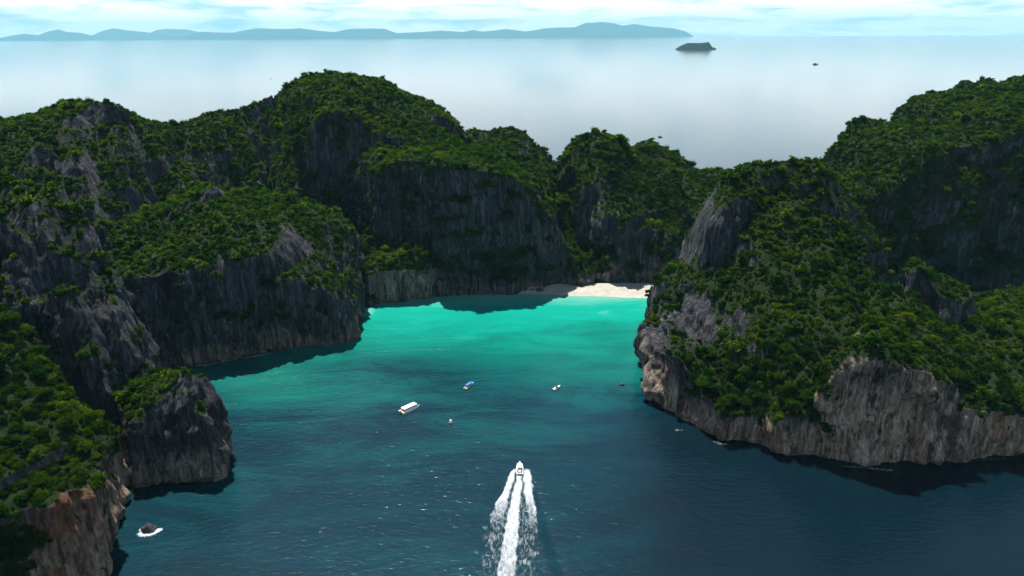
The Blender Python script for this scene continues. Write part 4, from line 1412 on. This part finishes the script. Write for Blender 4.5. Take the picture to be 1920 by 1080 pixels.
speedboat()
catamaran()
canopy_boat()
small_boat()
dinghy()
far_boat('dark little boat on the open sea beyond the beach hill', 1238, 257, 12, 0.4)
far_boat('tiny far ship low on the sea below the small island at right', 1529, 121, 48, 0.0, 0.16)
far_boat('speck of a boat on the sea left of the tall peak', 508, 148, 13, 0.6)
far_boat('speck of a boat far out below the left island chain', 281, 99, 34, 0.3, 0.2)


# ------------------------------------------------------------------ single trees on the nearest slopes
def trunk_mesh():
    m = MB()
    r = random.Random(5)
    pts = [(0, 0, -1.2), (0.05, 0.02, 0.6), (0.12, -0.06, 1.8), (0.06, 0.05, 3.2)]
    rad = [0.30, 0.24, 0.18, 0.10]
    m.loft([[(p[0] + q * math.cos(k * 6.2832 / 8), p[1] + q * math.sin(k * 6.2832 / 8), p[2]) for k in range(8)] for p, q in zip(pts, rad)])
    for k in range(4):
        a = k * 1.6 + r.random()
        z = 1.5 + 0.4 * k
        m.tube((0.1, 0, z), (0.1 + 1.3 * math.cos(a), 1.3 * math.sin(a), z + 1.2), 0.07)
    me = bpy.data.meshes.new('trunk')
    me.from_pydata([tuple(p) for p in m.v], [], m.f)
    me.update()
    me.materials.append(BARK)
    return me


TRUNK = trunk_mesh()


def tree(label, group, pos, R):
    o = bpy.data.objects.new('broadleaf_tree', None)
    COL.objects.link(o)
    o.location = pos
    o.rotation_euler = (0, 0, random.random() * 6.28)
    tag(o, label, 'tree', group)
    tk = link('trunk', TRUNK, None, o)
    tk.scale = (R / 3.2,) * 3
    c = link('crown', random.choice(NEAR_CROWNS), None, o)
    c.location = (0, 0, R * 0.75)
    c.scale = (R * random.uniform(.9, 1.15), R * random.uniform(.9, 1.15), R * random.uniform(.85, 1.1))
    return o


def plant(hname, box, count, label, group, R, sep):
    pos, nf, size, X, Y = SAMPLES[hname]
    m = np.where((X > box[0]) & (X < box[2]) & (Y > box[1]) & (Y < box[3]) & (nf[:, 2] > 0.25))[0]
    rng.shuffle(m)
    got = []
    for i in m:
        if all(np.linalg.norm(pos[i] - g) > sep for g in got):
            got.append(pos[i])
            tree(label, group, pos[i], random.uniform(*R))
        if len(got) >= count: break


plant('near_left_cliff', (-20, 570, 200, 860), 34, 'sunlit broadleaf tree on the near left cliff top', 'trees on the near left cliff top', (2.8, 4.6), 4.5)
plant('tower_terrace', (1280, 660, 1560, 815), 34, 'broadleaf tree on the wooded terrace at the foot of the right tower', 'trees on the right tower terrace', (3.4, 5.4), 6.5)
plant('right_shoulder', (1560, 560, 1920, 800), 34, 'broadleaf tree on the wooded shoulder above the tan sea cliff', 'trees on the right shoulder', (3.4, 5.2), 6.5)
plant('shore_outcrop', (690, 455, 815, 510), 12, 'bright broadleaf tree capping the small outcrop by the water', 'trees on the small outcrop', (3.0, 4.4), 5.0)


# ------------------------------------------------------------------ haze over the sea
def build_haze():
    m, t, out = newmat('haze')
    v = N(t, 'ShaderNodeVolumePrincipled')
    v.inputs['Color'].default_value = (0.36, 0.80, 1.0, 1)
    v.inputs['Density'].default_value = 1.4e-5
    v.inputs['Anisotropy'].default_value = 0.0
    t.links.new(v.outputs[0], out.inputs['Volume'])
    R, z0, z1 = 122000.0, -12.0, 2500.0
    vv = [(x, y, z) for z in (z0, z1) for y in (-R, R) for x in (-R, R)]
    q = [(0, 2, 3, 1), (4, 5, 7, 6), (0, 1, 5, 4), (2, 6, 7, 3), (0, 4, 6, 2), (1, 3, 7, 5)]
    o = link('haze', mesh_np('haze', vv, q, smooth_shade=False), m)
    tag(o, 'pale blue sea haze', 'haze', kind='stuff')


build_haze()
